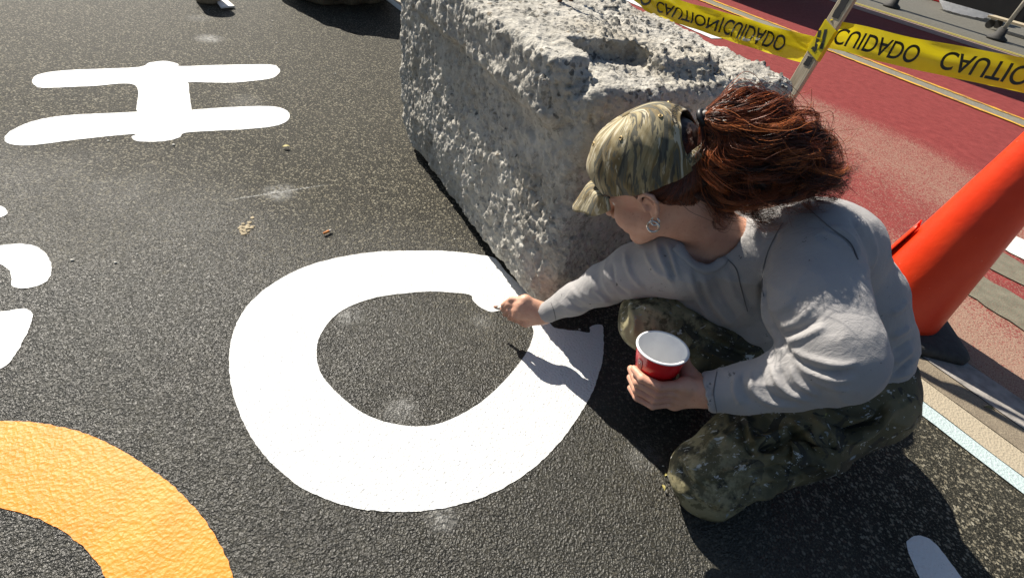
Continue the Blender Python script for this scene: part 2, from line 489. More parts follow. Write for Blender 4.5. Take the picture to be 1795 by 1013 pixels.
def gsheet(name, px, m, z=.004, n=16, jitter=.0018, holes=(), closed=True, **kw):
    f = lambda q: np.array([G(x, y) for x, y in (spline(q, n, True) if closed else q)])
    return sheet(name, f(px), m, z, jitter=jitter, holes=[f(h) for h in holes], **kw)
def band(name, w0, w1, s0, s1, m, z, **kw):
    n = max(2, int((s1 - s0) / .05)) if kw.get('jitter') else 2
    a = [rw(w0, s) for s in np.linspace(s0, s1, n)]; b = [rw(w1, s) for s in np.linspace(s1, s0, n)]
    return sheet(name, a + b, m, z, **kw)

sheet('ground', [(-400, -400), (400, -400), (400, 400), (-400, 400)], ASPHALT, 0, label='dark sealed asphalt of the plaza')
band('edge_line', 1.604, 1.664, -9, 6, PALE, .004, jitter=.002, label='pale blue white painted line along the plaza edge')
band('cream_line', 1.667, 1.762, -9, 6, BEIGE, .004, jitter=.003, label='cracked cream painted line')
band('worn_strip', 1.765, 1.868, -9, 6, BROWN, .004, jitter=.004, label='brown worn strip')
band('gutter', 1.871, 2.005, -9, 6, CONCRETE, .005, jitter=.005, label='grey concrete gutter')
band('road', 2.008, 9.05, -60, 60, RED, .004, label='worn red painted bus lane')
band('worn_strip', 8.86, 9.30, -60, 60, PINK, .009, jitter=0, label='pinkish worn strip at the far side of the road')
band('road', 9.303, 60, -80, 80, FAR_ASPHALT, .004, label='grey asphalt of the far lane')
band('lane_line', 9.36, 9.40, -60, 60, paint('thin_yellow', (.50, .40, .05), .6, .05, (.12, .11, .09)), .012, label='thin yellow line on far lane')
band('lane_line', 9.46, 9.50, -60, 60, bpy.data.materials['thin_yellow'], .012, label='second thin yellow line on far lane')
# worn double yellow line with the stone showing between
band('lane_line', 5.575, 5.625, -12, 12, YELLOW, .012, jitter=.02, label='near worn yellow line of the pair on the red lane')
band('lane_line', 5.825, 5.875, -12, 12, YELLOW, .012, jitter=.02, label='far worn yellow line of the pair on the red lane')
band('lane_patch', 5.615, 5.835, -12, 12, asphalt_variant('grey_stone', (.14, .13, .10), (.20, .185, .14), (.33, .31, .24), .6), .008, jitter=.012, label='grey bare stone between yellow lines')
# worn crossing bars beyond the cone
CROSSM = paint('worn_white_bar', (.72, .70, .64), .6, .12, (.27, .12, .09))
GREYG = asphalt_variant('grey_green_stone', (.12, .115, .08), (.19, .18, .13), (.28, .10, .08), .35)
band('crossing_bar', 3.07, 3.30, -.42, 3, CROSSM, .009, jitter=.02, label='worn white crossing bar beyond the orange cone')
band('worn_patch', 2.80, 3.02, -.40, 3, GREYG, .009, jitter=.03, label='grey bare strip below the white crossing bar')
band('worn_patch', 2.44, 2.68, -.40, 3, GREYG, .009, jitter=.03, label='wide grey bare strip nearest the orange cone')
band('lane_mark', 4.30, 4.60, -8.0, -3.16, WHITE, .009, jitter=.01, label='white bar on red lane behind the block')

# painted letters, traced on the ground
gsheet('painted_letter', [(740, 440), (800, 442), (845, 448), (868, 454), (886, 476), (905, 494), (926, 516), (948, 546), (968, 572), (990, 578), (1012, 580), (1033, 583), (1035, 573), (1055, 570), (1058, 590), (1057, 625), (1048, 660), (1030, 703), (985, 770), (925, 828), (855, 868), (780, 890), (700, 897), (610, 887), (525, 852), (455, 788), (415, 712), (402, 645), (409, 582), (438, 532), (490, 490), (560, 460), (650, 443)],
       WHITE, .0016, holes=[[(555, 620), (563, 585), (595, 548), (655, 523), (740, 512), (800, 514), (825, 518), (829, 527), (843, 540), (860, 547), (880, 545), (898, 550), (922, 562), (934, 575), (934, 590), (927, 610), (912, 634), (878, 674), (830, 714), (765, 744), (700, 745), (640, 726), (592, 690), (563, 655)]],
       label='big white letter O painted beside the rough block, not quite finished')
gsheet('painted_letter', [(57, 141), (70, 131), (120, 124), (238, 119), (262, 111), (290, 108), (312, 113), (318, 117), (380, 115), (470, 114), (488, 120), (490, 128), (476, 138), (440, 143), (400, 146), (334, 145), (331, 150), (336, 192), (342, 193), (400, 189), (470, 187), (500, 193), (508, 204), (500, 215), (475, 223), (420, 228), (330, 233), (312, 243), (280, 249), (240, 248), (231, 241), (233, 236), (150, 244), (60, 255), (20, 254), (8, 245), (20, 230), (60, 213), (120, 203), (236, 197), (239, 192), (236, 150), (160, 152), (80, 155), (62, 151)],
       WHITE, .0016, 12, label='white letter H painted on the asphalt at the upper left')
gsheet('painted_letter', [(-120, 470), (-60, 440), (0, 431), (40, 428), (70, 436), (88, 456), (90, 480), (76, 498), (45, 506), (22, 502), (20, 485), (14, 472), (-5, 463), (-40, 466), (-80, 482)], WHITE, .0016, label='white painted hook at the left edge')
gsheet('painted_letter', [(-140, 575), (-60, 556), (0, 547), (40, 542), (57, 548), (55, 568), (40, 600), (20, 632), (0, 648), (-50, 668), (-110, 670)], WHITE, .0016, label='rounded white painted stroke below the hook at left edge')
gsheet('painted_letter', [(-90, 345), (-30, 352), (2, 362), (14, 373), (2, 382), (-30, 398), (-90, 410)], WHITE, .0016, label='tip of a white painted stroke above the hook at left edge')
gsheet('painted_letter', [(-260, 790), (-120, 742), (0, 738), (70, 742), (150, 760), (225, 796), (295, 845), (350, 900), (388, 958), (410, 1013), (425, 1080), (425, 1160), (390, 1230), (220, 1230), (215, 1120), (185, 1013), (165, 978), (130, 945), (75, 912), (0, 890), (-120, 880), (-260, 930)], ORANGE_PAINT, .0016, label='glossy orange painted ring at the lower left corner')
gsheet('painted_letter', [(1589, 956), (1594, 944), (1608, 938), (1626, 943), (1646, 960), (1672, 995), (1705, 1040), (1740, 1100), (1690, 1120), (1640, 1060), (1605, 1000)], WHITE, .0016, label='white painted stroke in shadow at the bottom right')

# ================================================================== ROUGH BLOCK
BA1 = np.array([math.cos(math.radians(36)), math.sin(math.radians(36)), 0])     # along the face turned to us
BA2 = np.array([-BA1[1], BA1[0], 0])                                            # along the left face
BC = np.array([.085, 1.055, 0])                                                 # near lower corner
BW, BL, BH = .71, 1.20, .70
def build_block():
    res = .0050
    lo = np.array([-.74, .98, .0]); hi = np.array([.76, 2.50, .80])
    ax = [np.arange(lo[k], hi[k], res, dtype=np.float32) for k in range(3)]
    X, Y, Z = np.meshgrid(*ax, indexing='ij')
    n = X.shape
    rx, ry = X - BC[0], Y - BC[1]
    a = (rx * BA1[0] + ry * BA1[1] - BW / 2).astype(np.float32); b = (rx * BA2[0] + ry * BA2[1] - BL / 2).astype(np.float32); z = Z.astype(np.float32)
    del X, Y, Z, rx, ry
    ha, hb = BW / 2, BL / 2
    def rbox(a, b, z, ha, hb, z0, z1, r):
        qa = np.abs(a) - (ha - r); qb = np.abs(b) - (hb - r); qz = np.abs(z - (z0 + z1) / 2) - ((z1 - z0) / 2 - r)
        return np.sqrt(np.maximum(qa, 0) ** 2 + np.maximum(qb, 0) ** 2 + np.maximum(qz, 0) ** 2) + np.minimum(np.maximum(np.maximum(qa, qb), qz), 0) - r
    def smin(p, q, k):
        h = np.clip(.5 + .5 * (q - p) / k, 0, 1); return q * (1 - h) + p * h - k * h * (1 - h)
    tp = np.clip(1 - z / .22, 0, 1)                       # undercut foot
    sh = .030 * tp ** 1.6
    d = rbox(a - .012 * tp, b, z, ha - sh * .55, hb - sh * .4, .02, BH, .042)
    # ridge cast on the top, with a square-cut end
    ridge = rbox(a + .16, b + .08, z, .245, .43, BH - .1, BH + .034, .020)
    d = smin(d, ridge, .06)
    # square pocket facing us, in the ridge
    pk = rbox(a + .205, b + .52, z, .105, .125, BH - .004, BH + .3, .006)
    d = np.maximum(d, -pk)
    f = Field(lo, lo + res * (np.array(n) - 1), res); f.a = d.astype(np.float32); f.n = np.array(n)
    near = np.abs(d) < .055
    I = np.argwhere(near); p = lo + res * I
    dd = .015 * fbm(p * 4.5, 3, 21) + .010 * fbm(p * 17, 3, 5)
    f.a[near] += dd.astype(np.float32)
    f.a[:, :, 0] = .05
    V, Q = f.mesh()
    N = vnormals(V, Q)
    V0 = V.copy()
    warp = np.stack([fbm(V * 60, 2, 31), fbm(V * 60, 2, 41), fbm(V * 60, 2, 51)], 1)
    up = np.clip(N[:, 2], 0, 1)
    side = np.clip(-(N @ BA1), 0, 1)
    # embedded stones and pits at two sizes
    d1, i1 = worley(V * 58 + warp * .55, 3)
    d2, i2 = worley(V * 95 + warp * .35, 8)
    patch = np.clip(fbm(V * 6, 3, 77) * 1.6 + .55, 0, 1)
    stone1 = (i1 > .66) * np.clip(1 - d1 / .48, 0, 1)
    pit1 = (i1 < .40) * np.clip(1 - d1 / .46, 0, 1) ** .7
    pit2 = (i2 < .45) * np.clip(1 - d2 / .5, 0, 1)
    disp = .010 * np.minimum(stone1 * 2.2, 1) * patch * (.35 + .65 * up) - .016 * pit1 * patch - .007 * pit2 * (.4 + .6 * patch)
    disp += .004 * fbm(V * 70, 3, 61) + .0022 * vnoise(V * 170, 62)
    # drippy vertical flutes on the left face
    q = V * np.array([46, 46, 13])
    disp += side * .010 * fbm(q, 3, 91) * patch - side * .010 * np.clip(fbm(V * np.array([30, 30, 17]), 3, 95) - .12, 0, 1) * 2
    disp += side * (.006 * fbm(V * 34, 3, 15) - .009 * np.clip(np.abs(fbm(V * 22, 2, 16)) * -2.2 + .45, 0, 1))
    V = V + N * disp[:, None]
    V[:, 2] = np.maximum(V[:, 2], .0035)
    m = M('pitted_concrete')
    st = m.attr('stone', 'Fac'); pt = m.attr('pit', 'Fac')
    n = m.noise(28, 5, .62); l = m.noise(5.5, 4, .6)
    c = m.ramp(m.math('ADD', m.math('MULTIPLY', n, .55), m.math('MULTIPLY', l, .45)), [(.30, (.25, .24, .215)), (.48, (.41, .39, .345)), (.66, (.56, .535, .475))])
    c = m.mix(m.math('MULTIPLY', m.step(m.noise(3.2, 3), .5, .72), .35), c, (.40, .345, .25))
    c = m.mix(m.math('MULTIPLY', m.step(m.noise(42, 4, .7), .53, .68), .6), c, (.155, .145, .125))
    c = m.mix(m.math('MULTIPLY', m.step(m.noise(90, 3, .6), .57, .68), .5), c, (.60, .58, .53))
    c = m.mix(m.step(st, .25, .6), c, m.ramp(m.noise(50, 2), [(.3, (.07, .07, .066)), (.62, (.15, .145, .13)), (.8, (.28, .24, .19))]))
    c = m.mix(m.math('MULTIPLY', m.step(pt, .2, .9), .45), c, (.12, .11, .095))
    cell = m.n('ShaderNodeTexVoronoi', feature='F1', i_Vector=m.n('ShaderNodeVectorMath', operation='ADD', i_0=m.pos(), i_1=m.vmul(m.n('ShaderNodeTexNoise', i_Vector=m.pos(), i_Scale=70.0).outputs[1], (.016, .016, .016))).outputs[0], i_Scale=66.0)
    sepc = m.n('ShaderNodeSeparateColor', i_0=cell.outputs['Color'])
    nz_ = m.n('ShaderNodeSeparateXYZ', i_0=m.n('ShaderNodeNewGeometry').outputs['Normal']).outputs[2]
    expo = m.math('ADD', m.math('MULTIPLY', m.step(nz_, .0, .6), .64), .30)
    fle = m.math('MULTIPLY', m.math('MULTIPLY', m.step(sepc.outputs[0], .52, .56), m.step(cell.outputs['Distance'], .44, .34)), m.math('MULTIPLY', expo, m.step(m.noise(7, 3), .38, .55)))
    c = m.mix(m.math('MULTIPLY', fle, .92), c, m.ramp(sepc.outputs[1], [(.2, (.055, .055, .05)), (.6, (.10, .098, .088)), (.9, (.20, .165, .12))]))
    nb = m.bump(m.noise(210, 4, .65), .004, .8); nb = m.bump(m.vor(120), .003, .5, nb); nb = m.bump(fle, .004, .6, nb)
    m.set(color=c, rough=.92, spec=.25, normal=nb)
    o = obj('concrete_block', V, Q, m.m)
    fattr(o, 'stone', (.3 + .7 * up) * np.minimum(stone1 * 2.2, 1) * (i1 > .66) * np.clip(patch * 1.4, 0, 1))
    fattr(o, 'pit', pit1 * patch)
    tag(o, 'big rough pitted concrete block with a ridge and square notch on top', 'block')
    # two rusty bars poking out of the top, left of the notch
    for x, y, lean in ((968, 8, .03), (1004, 4, -.01)):
        p = G(x, y, BH + .035)
        MB().tube([p - np.array([0, 0, .06]), p + np.array([lean, .005, .05]), p + np.array([lean * 2, .01, .13])], .006, 8).build('rebar', RUST, o, True)
    return o
RUST = simple('rusty_steel', (.10, .055, .035), .8, .4, 80, .002)
build_block()

# ================================================================== WOODEN STAKE AND CAUTION TAPE
WOOD_M = M('weathered_wood')
gv = WOOD_M.vmul(WOOD_M.objco(), (160, 160, 6))
g = WOOD_M.noise(1, 5, .65, gv)
WOOD_M.set(color=WOOD_M.ramp(g, [(.25, (.16, .12, .07)), (.45, (.40, .33, .22)), (.62, (.56, .49, .36)), (.85, (.66, .60, .47))]), rough=.8, normal=WOOD_M.bump(g, .0015))
WOOD = WOOD_M.m
TAPE_D = 1.53
p_mid = P(1437, 80, TAPE_D)
p_hi = P(1492, -10, TAPE_D - .075)
st_ax = (p_hi - p_mid) / np.linalg.norm(p_hi - p_mid)
st_base = p_mid - st_ax * (p_mid[2] / st_ax[2])
st_len = np.linalg.norm(p_mid - st_base) + .55
vw = p_mid - CAM; vw /= np.linalg.norm(vw)
e_side = np.cross(st_ax, vw); e_side /= np.linalg.norm(e_side)      # across the stake as we see it
e_dep = np.cross(e_side, st_ax)
e_side2 = e_side * math.cos(.35) + e_dep * math.sin(.35); e_dep2 = np.cross(e_side2, st_ax)
stake = empty('wooden_stake', st_base)
tag(stake, 'pale wooden stake wrapped in yellow tape behind the rough block', 'stake')
so = MB().box((0, 0, st_len / 2), np.eye(3), (.0205, .0125, st_len / 2)).build('post', WOOD, None, False, .002)
so.matrix_world = Matrix([[*map(float, (e_side2[k], e_dep2[k], st_ax[k], st_base[k]))] for k in range(3)] + [[0, 0, 0, 1]])
bpy.context.view_layer.update()
lo_, ro_, sc_ = so.matrix_world.decompose()
so.rotation_mode = 'XYZ'; so.location = lo_; so.rotation_euler = ro_.to_euler()
parent_to(so, stake)
BLACKPAINT = simple('black_marker', (.012, .011, .011), .6, .3, 60)
tm_ = np.linalg.norm(p_mid - st_base)
def on_stake(u, h, off):      # u across the face, h along, off towards us
    return st_base + st_ax * h + e_side2 * u - e_dep2 * off * SGN
SGN = 1 if ((-e_dep2) @ (CAM - p_mid)) > 0 else -1
def stake_quad(u0, u1, h0, h1, off=.0142):
    return [on_stake(u0, h0, off), on_stake(u1, h0, off), on_stake(u1, h1, off), on_stake(u0, h1, off)]
for u0, u1, h0, h1 in ((-.010, .010, tm_ + .075, tm_ + .20), (-.009, .009, tm_ - .062, tm_ - .036)):
    q = stake_quad(u0, u1, h0, h1, .0137)
    mb = MB(); ns = 14
    L = [q[0] * (1 - i / ns) + q[3] * i / ns + e_side2 * random.uniform(-.0015, .0015) for i in range(ns + 1)]; Rr = [q[1] * (1 - i / ns) + q[2] * i / ns + e_side2 * random.uniform(-.0015, .0015) for i in range(ns + 1)]
    mb.add(L + Rr, [(i, ns + 1 + i, ns + 2 + i, i + 1) for i in range(ns)]).build('marker_stroke', BLACKPAINT, stake)

m = M('caution_tape')
nn = m.noise(14, 4, .6)
m.set(color=m.ramp(nn, [(.3, (.74, .60, .008)), (.7, (.86, .74, .015))]), rough=.28, spec=.5)
tr = m.n('ShaderNodeBsdfTranslucent', i_Color=(.85, .70, .02, 1))
mx = m.n('ShaderNodeMixShader', i_0=.38)
m.t.links.new(m.b.outputs[0], mx.inputs[1]); m.t.links.new(tr.outputs[0], mx.inputs[2]); m.t.links.new(mx.outputs[0], m.t.nodes['Material Output'].inputs[0])
TAPE = m.m
INK = simple('black_print', (.02, .022, .012), .4, .2, 40)
def font_mesh(txt, size=1.0, spacing=1.0):
    cu_ = bpy.data.curves.new('lettering', 'FONT'); cu_.body = txt; cu_.size = size; cu_.space_character = spacing; cu_.offset = .012 * size; cu_.resolution_u = 6
    o = bpy.data.objects.new('lettering', cu_); COL.objects.link(o)
    dg = bpy.context.evaluated_depsgraph_get(); me = o.evaluated_get(dg).to_mesh()
    bm = bmesh.new(); bm.from_mesh(me); bmesh.ops.triangulate(bm, faces=bm.faces)
    for _ in range(2):
        bmesh.ops.subdivide_edges(bm, edges=[e for e in bm.edges if e.calc_length() > .28 * size], cuts=1)
        bmesh.ops.triangulate(bm, faces=bm.faces)
    v = np.array([tuple(q.co) for q in bm.verts]); f = [tuple(q.index for q in fc.verts) for fc in bm.faces]
    bm.free(); o.evaluated_get(dg).to_mesh_clear(); bpy.data.objects.remove(o); bpy.data.curves.remove(cu_)
    return v, f
class Tape:
    W = .076
    def __init__(self, pts, seed, twist=None, pinch=None):
        self.c = spline(pts, 24); d = np.linalg.norm(np.diff(self.c, axis=0), axis=1); self.s = np.r_[0, np.cumsum(d)]; self.L = self.s[-1]; self.seed = seed
        self.twist = twist; self.pinch = pinch
    def at(self, s, t, off=0):
        s = np.atleast_1d(np.asarray(s, float)); t = np.atleast_1d(np.asarray(t, float))
        c = np.stack([np.interp(s, self.s, self.c[:, k]) for k in range(3)], 1)
        c2 = np.stack([np.interp(s + .01, self.s, self.c[:, k]) for k in range(3)], 1); c1 = np.stack([np.interp(s - .01, self.s, self.c[:, k]) for k in range(3)], 1)
        tg = c2 - c1; tg /= np.linalg.norm(tg, axis=1)[:, None] + 1e-9
        up = np.array([0, 0, 1.0]) - tg * tg[:, 2:3]; up /= np.linalg.norm(up, axis=1)[:, None]
        nr = np.cross(tg, up)
        toc = np.sum((CAM - c) * nr, 1); nr *= np.sign(toc)[:, None]
        th = np.interp(s, *zip(*self.twist)) if self.twist else np.zeros(len(s))
        u2 = up * np.cos(th)[:, None] + nr * np.sin(th)[:, None]; n2 = nr * np.cos(th)[:, None] - up * np.sin(th)[:, None]
        w = self.W * (np.interp(s, *zip(*self.pinch)) if self.pinch else np.ones(len(s)))
        q = np.stack([s * 9 + t * 1.5, t * 2.2 + s * 1.2, np.full(len(s), self.seed * 3.3)], 1)
        wr = .012 * vnoise(q, self.seed) + .005 * vnoise(q * 2.7, self.seed + 3) - .010 * np.cos(t * 2.6)
        return c + u2 * (t * w)[:, None] + n2 * (wr + off)[:, None]
    def build(self, parent):
        ns, nt = int(self.L / .012), 10
        S, T = np.meshgrid(np.linspace(0, self.L, ns + 1), np.linspace(-.5, .5, nt + 1), indexing='ij')
        V = self.at(S.ravel(), T.ravel())
        F = np.array([[i * (nt + 1) + j, (i + 1) * (nt + 1) + j, (i + 1) * (nt + 1) + j + 1, i * (nt + 1) + j + 1] for i in range(ns) for j in range(nt)])
        return obj('tape_band', V, F, TAPE, parent)
    def s_px(self, x):
        q = proj(self.c)[0]; return float(np.interp(x, q, self.s))
    def text(self, txt, x0, x1, parent, hgt=.62):
        v, f = font_mesh(txt)
        v = v - v.min(0); wd_, ht = v[:, 0].max(), v[:, 1].max()
        s0, s1 = self.s_px(x0), self.s_px(x1)
        V = self.at(s0 + v[:, 0] / wd_ * (s1 - s0), -(v[:, 1] / ht - .5) * hgt - .02, .0022)
        return obj('printed_word', V, f, INK, parent, False)
tl = empty('caution_tape', p_mid); tag(tl, 'yellow caution tape stretched from the stake back behind the block', 'tape')
T1 = Tape([P(960, -95, 2.35), P(1060, -45, 2.12), P(1130, -2, 1.98), P(1210, 28, 1.82), P(1300, 55, 1.70), P(1380, 78, 1.60), P(1432, 92, 1.527)], 2, twist=[(0, .5), (.35, .9), (.55, .55), (.8, .12), (1.2, .05)])
T1.build(tl)
T1.text('CUIDADO', 1268, 1376, tl); T1.text('CAUTION|', 1150, 1264, tl); T1.text('CUIDADO', 1030, 1138, tl)
tr_ = empty('caution_tape', p_mid); tag(tr_, 'yellow caution tape running from the stake to the right edge', 'tape')
T2 = Tape([P(1444, 58, 1.515), P(1500, 70, 1.50), P(1570, 88, 1.46), P(1650, 104, 1.40), P(1730, 120, 1.345), P(1800, 134, 1.295), P(1900, 158, 1.23), P(2050, 190, 1.15)], 5)
T2.build(tr_)
T2.text('CUIDADO', 1466, 1610, tr_); T2.text('CAUTION', 1650, 1840, tr_)
# the turn of tape round the stake
h0, h1 = tm_ - .034, tm_ + .058
mb = MB(); ring = []
for h, k in ((h0, 0), (h1 - .004, 0)):
    for su, sd_ in ((-.0225, -.0145), (.0225, -.0145), (.0225, .0145), (-.0225, .0145)):
        ring.append(st_base + st_ax * (h + (.012 if su > 0 else -.006)) + e_side2 * su + e_dep2 * sd_)
mb.add(ring, [(0, 1, 5, 4), (1, 2, 6, 5), (2, 3, 7, 6), (3, 0, 4, 7)])
wrap = mb.build('tape_wrap', TAPE, stake)
mb = MB()
def strk(u0, h0, u1, h1, w=.0045, off=.0152):
    a, b = on_stake(u0, h0, off), on_stake(u1, h1, off); d = (b - a) / np.linalg.norm(b - a); n_ = np.cross(d, e_dep2); n_ /= np.linalg.norm(n_)
    mb.add([a - n_ * w, a + n_ * w, b + n_ * w, b - n_ * w], [(0, 1, 2, 3)])
strk(-.015, tm_ - .008, .004, tm_ + .042); strk(.000, tm_ - .014, .0185, tm_ + .035); strk(-.004, tm_ - .018, .012, tm_ - .012, .004, .0155)
mb.build('printed_letter', INK, wrap)

# ================================================================== TRAFFIC CONE
m = M('cone_orange')
n = m.noise(9, 4, .6); sc = m.step(m.noise(38, 5, .75), .64, .72)
c = m.ramp(n, [(.3, (.66, .030, .003)), (.7, (.74, .044, .005))])
c = m.mix(m.math('MULTIPLY', sc, .35), c, (.35, .03, .01))
c = m.mix(m.math('MULTIPLY', m.step(m.noise(70, 4, .7), .70, .75), .6), c, (.75, .45, .35))
m.set(color=c, rough=.42, normal=m.bump(m.noise(24, 4), .004, .4))
CONE = m.m
RUBBER = simple('black_rubber', (.030, .029, .028), .75, .35, 50, .002)
cone_base = G(1556, 552)
cone = empty('traffic_cone', cone_base); tag(cone, 'tall orange traffic cone with black base behind the kneeling person', 'cone')
ax = frame_from((.02, -.01, 1.0), RADD := ROADU)
def cone_shell(r0, r1, z0, z1, dent, n=64, k=40, sq=0.0):
    v = []; mb = MB()
    for i in range(k + 1):
        t = i / k; r = r0 + (r1 - r0) * t; z = z0 + (z1 - z0) * t
        for j in range(n):
            th = 2 * math.pi * j / n
            rr = r * (1 + .02 * math.sin(2 * th + 1) + dent * .05 * math.sin(3 * th + 4 * t))
            v.append(cone_base + ax[2] * z + rr * (ax[0] * math.cos(th) + ax[1] * math.sin(th)))
    f = [(i * n + j, i * n + (j + 1) % n, (i + 1) * n + (j + 1) % n, (i + 1) * n + j) for i in range(k) for j in range(n)]
    return mb.add(v, f)
cs = cone_shell(.139, .038, .035, .92, .35).build('cone_body', CONE, cone, True)
s_ = cs.modifiers.new('solid', 'SOLIDIFY'); s_.thickness = .004
# a second, lower skirt showing past the left side
sk = MB(); vv = []
for i in range(13):
    t = i / 12
    for j in range(25):
        th = math.radians(118 + 92 * j / 24)
        r = (.160 - .040 * t)
        vv.append(cone_base + ax[2] * (.05 + .27 * t + .015 * math.sin(j * .9)) + r * (ax[0] * math.cos(th) + ax[1] * math.sin(th)))
sk.add(vv, [(i * 25 + j, i * 25 + j + 1, (i + 1) * 25 + j + 1, (i + 1) * 25 + j) for i in range(12) for j in range(24)])
so_ = sk.build('torn_sleeve', CONE, cone, True); s_ = so_.modifiers.new('solid', 'SOLIDIFY'); s_.thickness = .003
bm = bmesh.new(); hs = .195
pts2 = []
for (sx, sy) in ((1, 1), (-1, 1), (-1, -1), (1, -1)):
    for k in range(6):
        a = math.atan2(sy, sx) + math.radians(-45 + 18 * k)
        pts2.append((sx * (hs - .04) + .04 * math.cos(a), sy * (hs - .04) + .04 * math.sin(a)))
brot = math.radians(-4)
bx_ = np.array([math.cos(brot), math.sin(brot), 0]); by_ = np.array([-math.sin(brot), math.cos(brot), 0])
n_ = len(pts2); v = [cone_base + bx_ * x * s + by_ * y * s + np.array([0, 0, z]) for z, s in ((.006, 1), (.026, 1), (.037, .95), (.040, .8)) for x, y in pts2]
f = [(i * n_ + j, i * n_ + (j + 1) % n_, (i + 1) * n_ + (j + 1) % n_, (i + 1) * n_ + j) for i in range(3) for j in range(n_)] + [tuple(range(n_ - 1, -1, -1)), tuple(3 * n_ + j for j in range(n_))]
bm.free()
MB().add(v, f).build('rubber_base', RUBBER, cone, True)

# ================================================================== PERSON (kneeling, painting, cup in hand)
HO = np.array([.237, .892, .610])
HF = np.array([-.669, .303, -.679]); HF /= np.linalg.norm(HF)
HU = np.array([-.671, .148, .727]); HU -= HF * (HU @ HF); HU /= np.linalg.norm(HU)
HL = np.cross(HU, HF)
HM = np.array([HF, HL, HU])
def hp(f, l, u): return HO + f * HF + l * HL + u * HU
person = empty('person', G(1330, 800))
tag(person, 'person kneeling in camouflage cap and grey shirt, painting with one hand and holding a cup', 'person')

NB = P(1268, 418, 1.03)                                   # root of the neck
NT = hp(-.028, 0, -.045)
W_L = P(1243, 687, .93); E_L = P(1472, 628, .835); S_L = P(1420, 432, .955)
W_R = P(957, 548, 1.36); E_R = P(1060, 497, 1.215); S_R = P(1172, 452, 1.05)

# ---- cup frame
CUPN = cv(.075, -.825, -.56); CUPN /= np.linalg.norm(CUPN)
CUPO = P(1162, 608, .937)
CE2 = (CAM - CUPO) - CUPN * ((CAM - CUPO) @ CUPN); CE2 /= np.linalg.norm(CE2)
CE1 = np.cross(CE2, CUPN); CE1 *= np.sign(CE1 @ (RW @ [1, 0, 0]))
def cup_r(t): return .0452 - .0150 * t / .118
def cpol(phi, off, t):
    a = math.radians(phi); r = cup_r(t) + off
    return CUPO - CUPN * t + r * (math.cos(a) * CE1 + math.sin(a) * CE2)

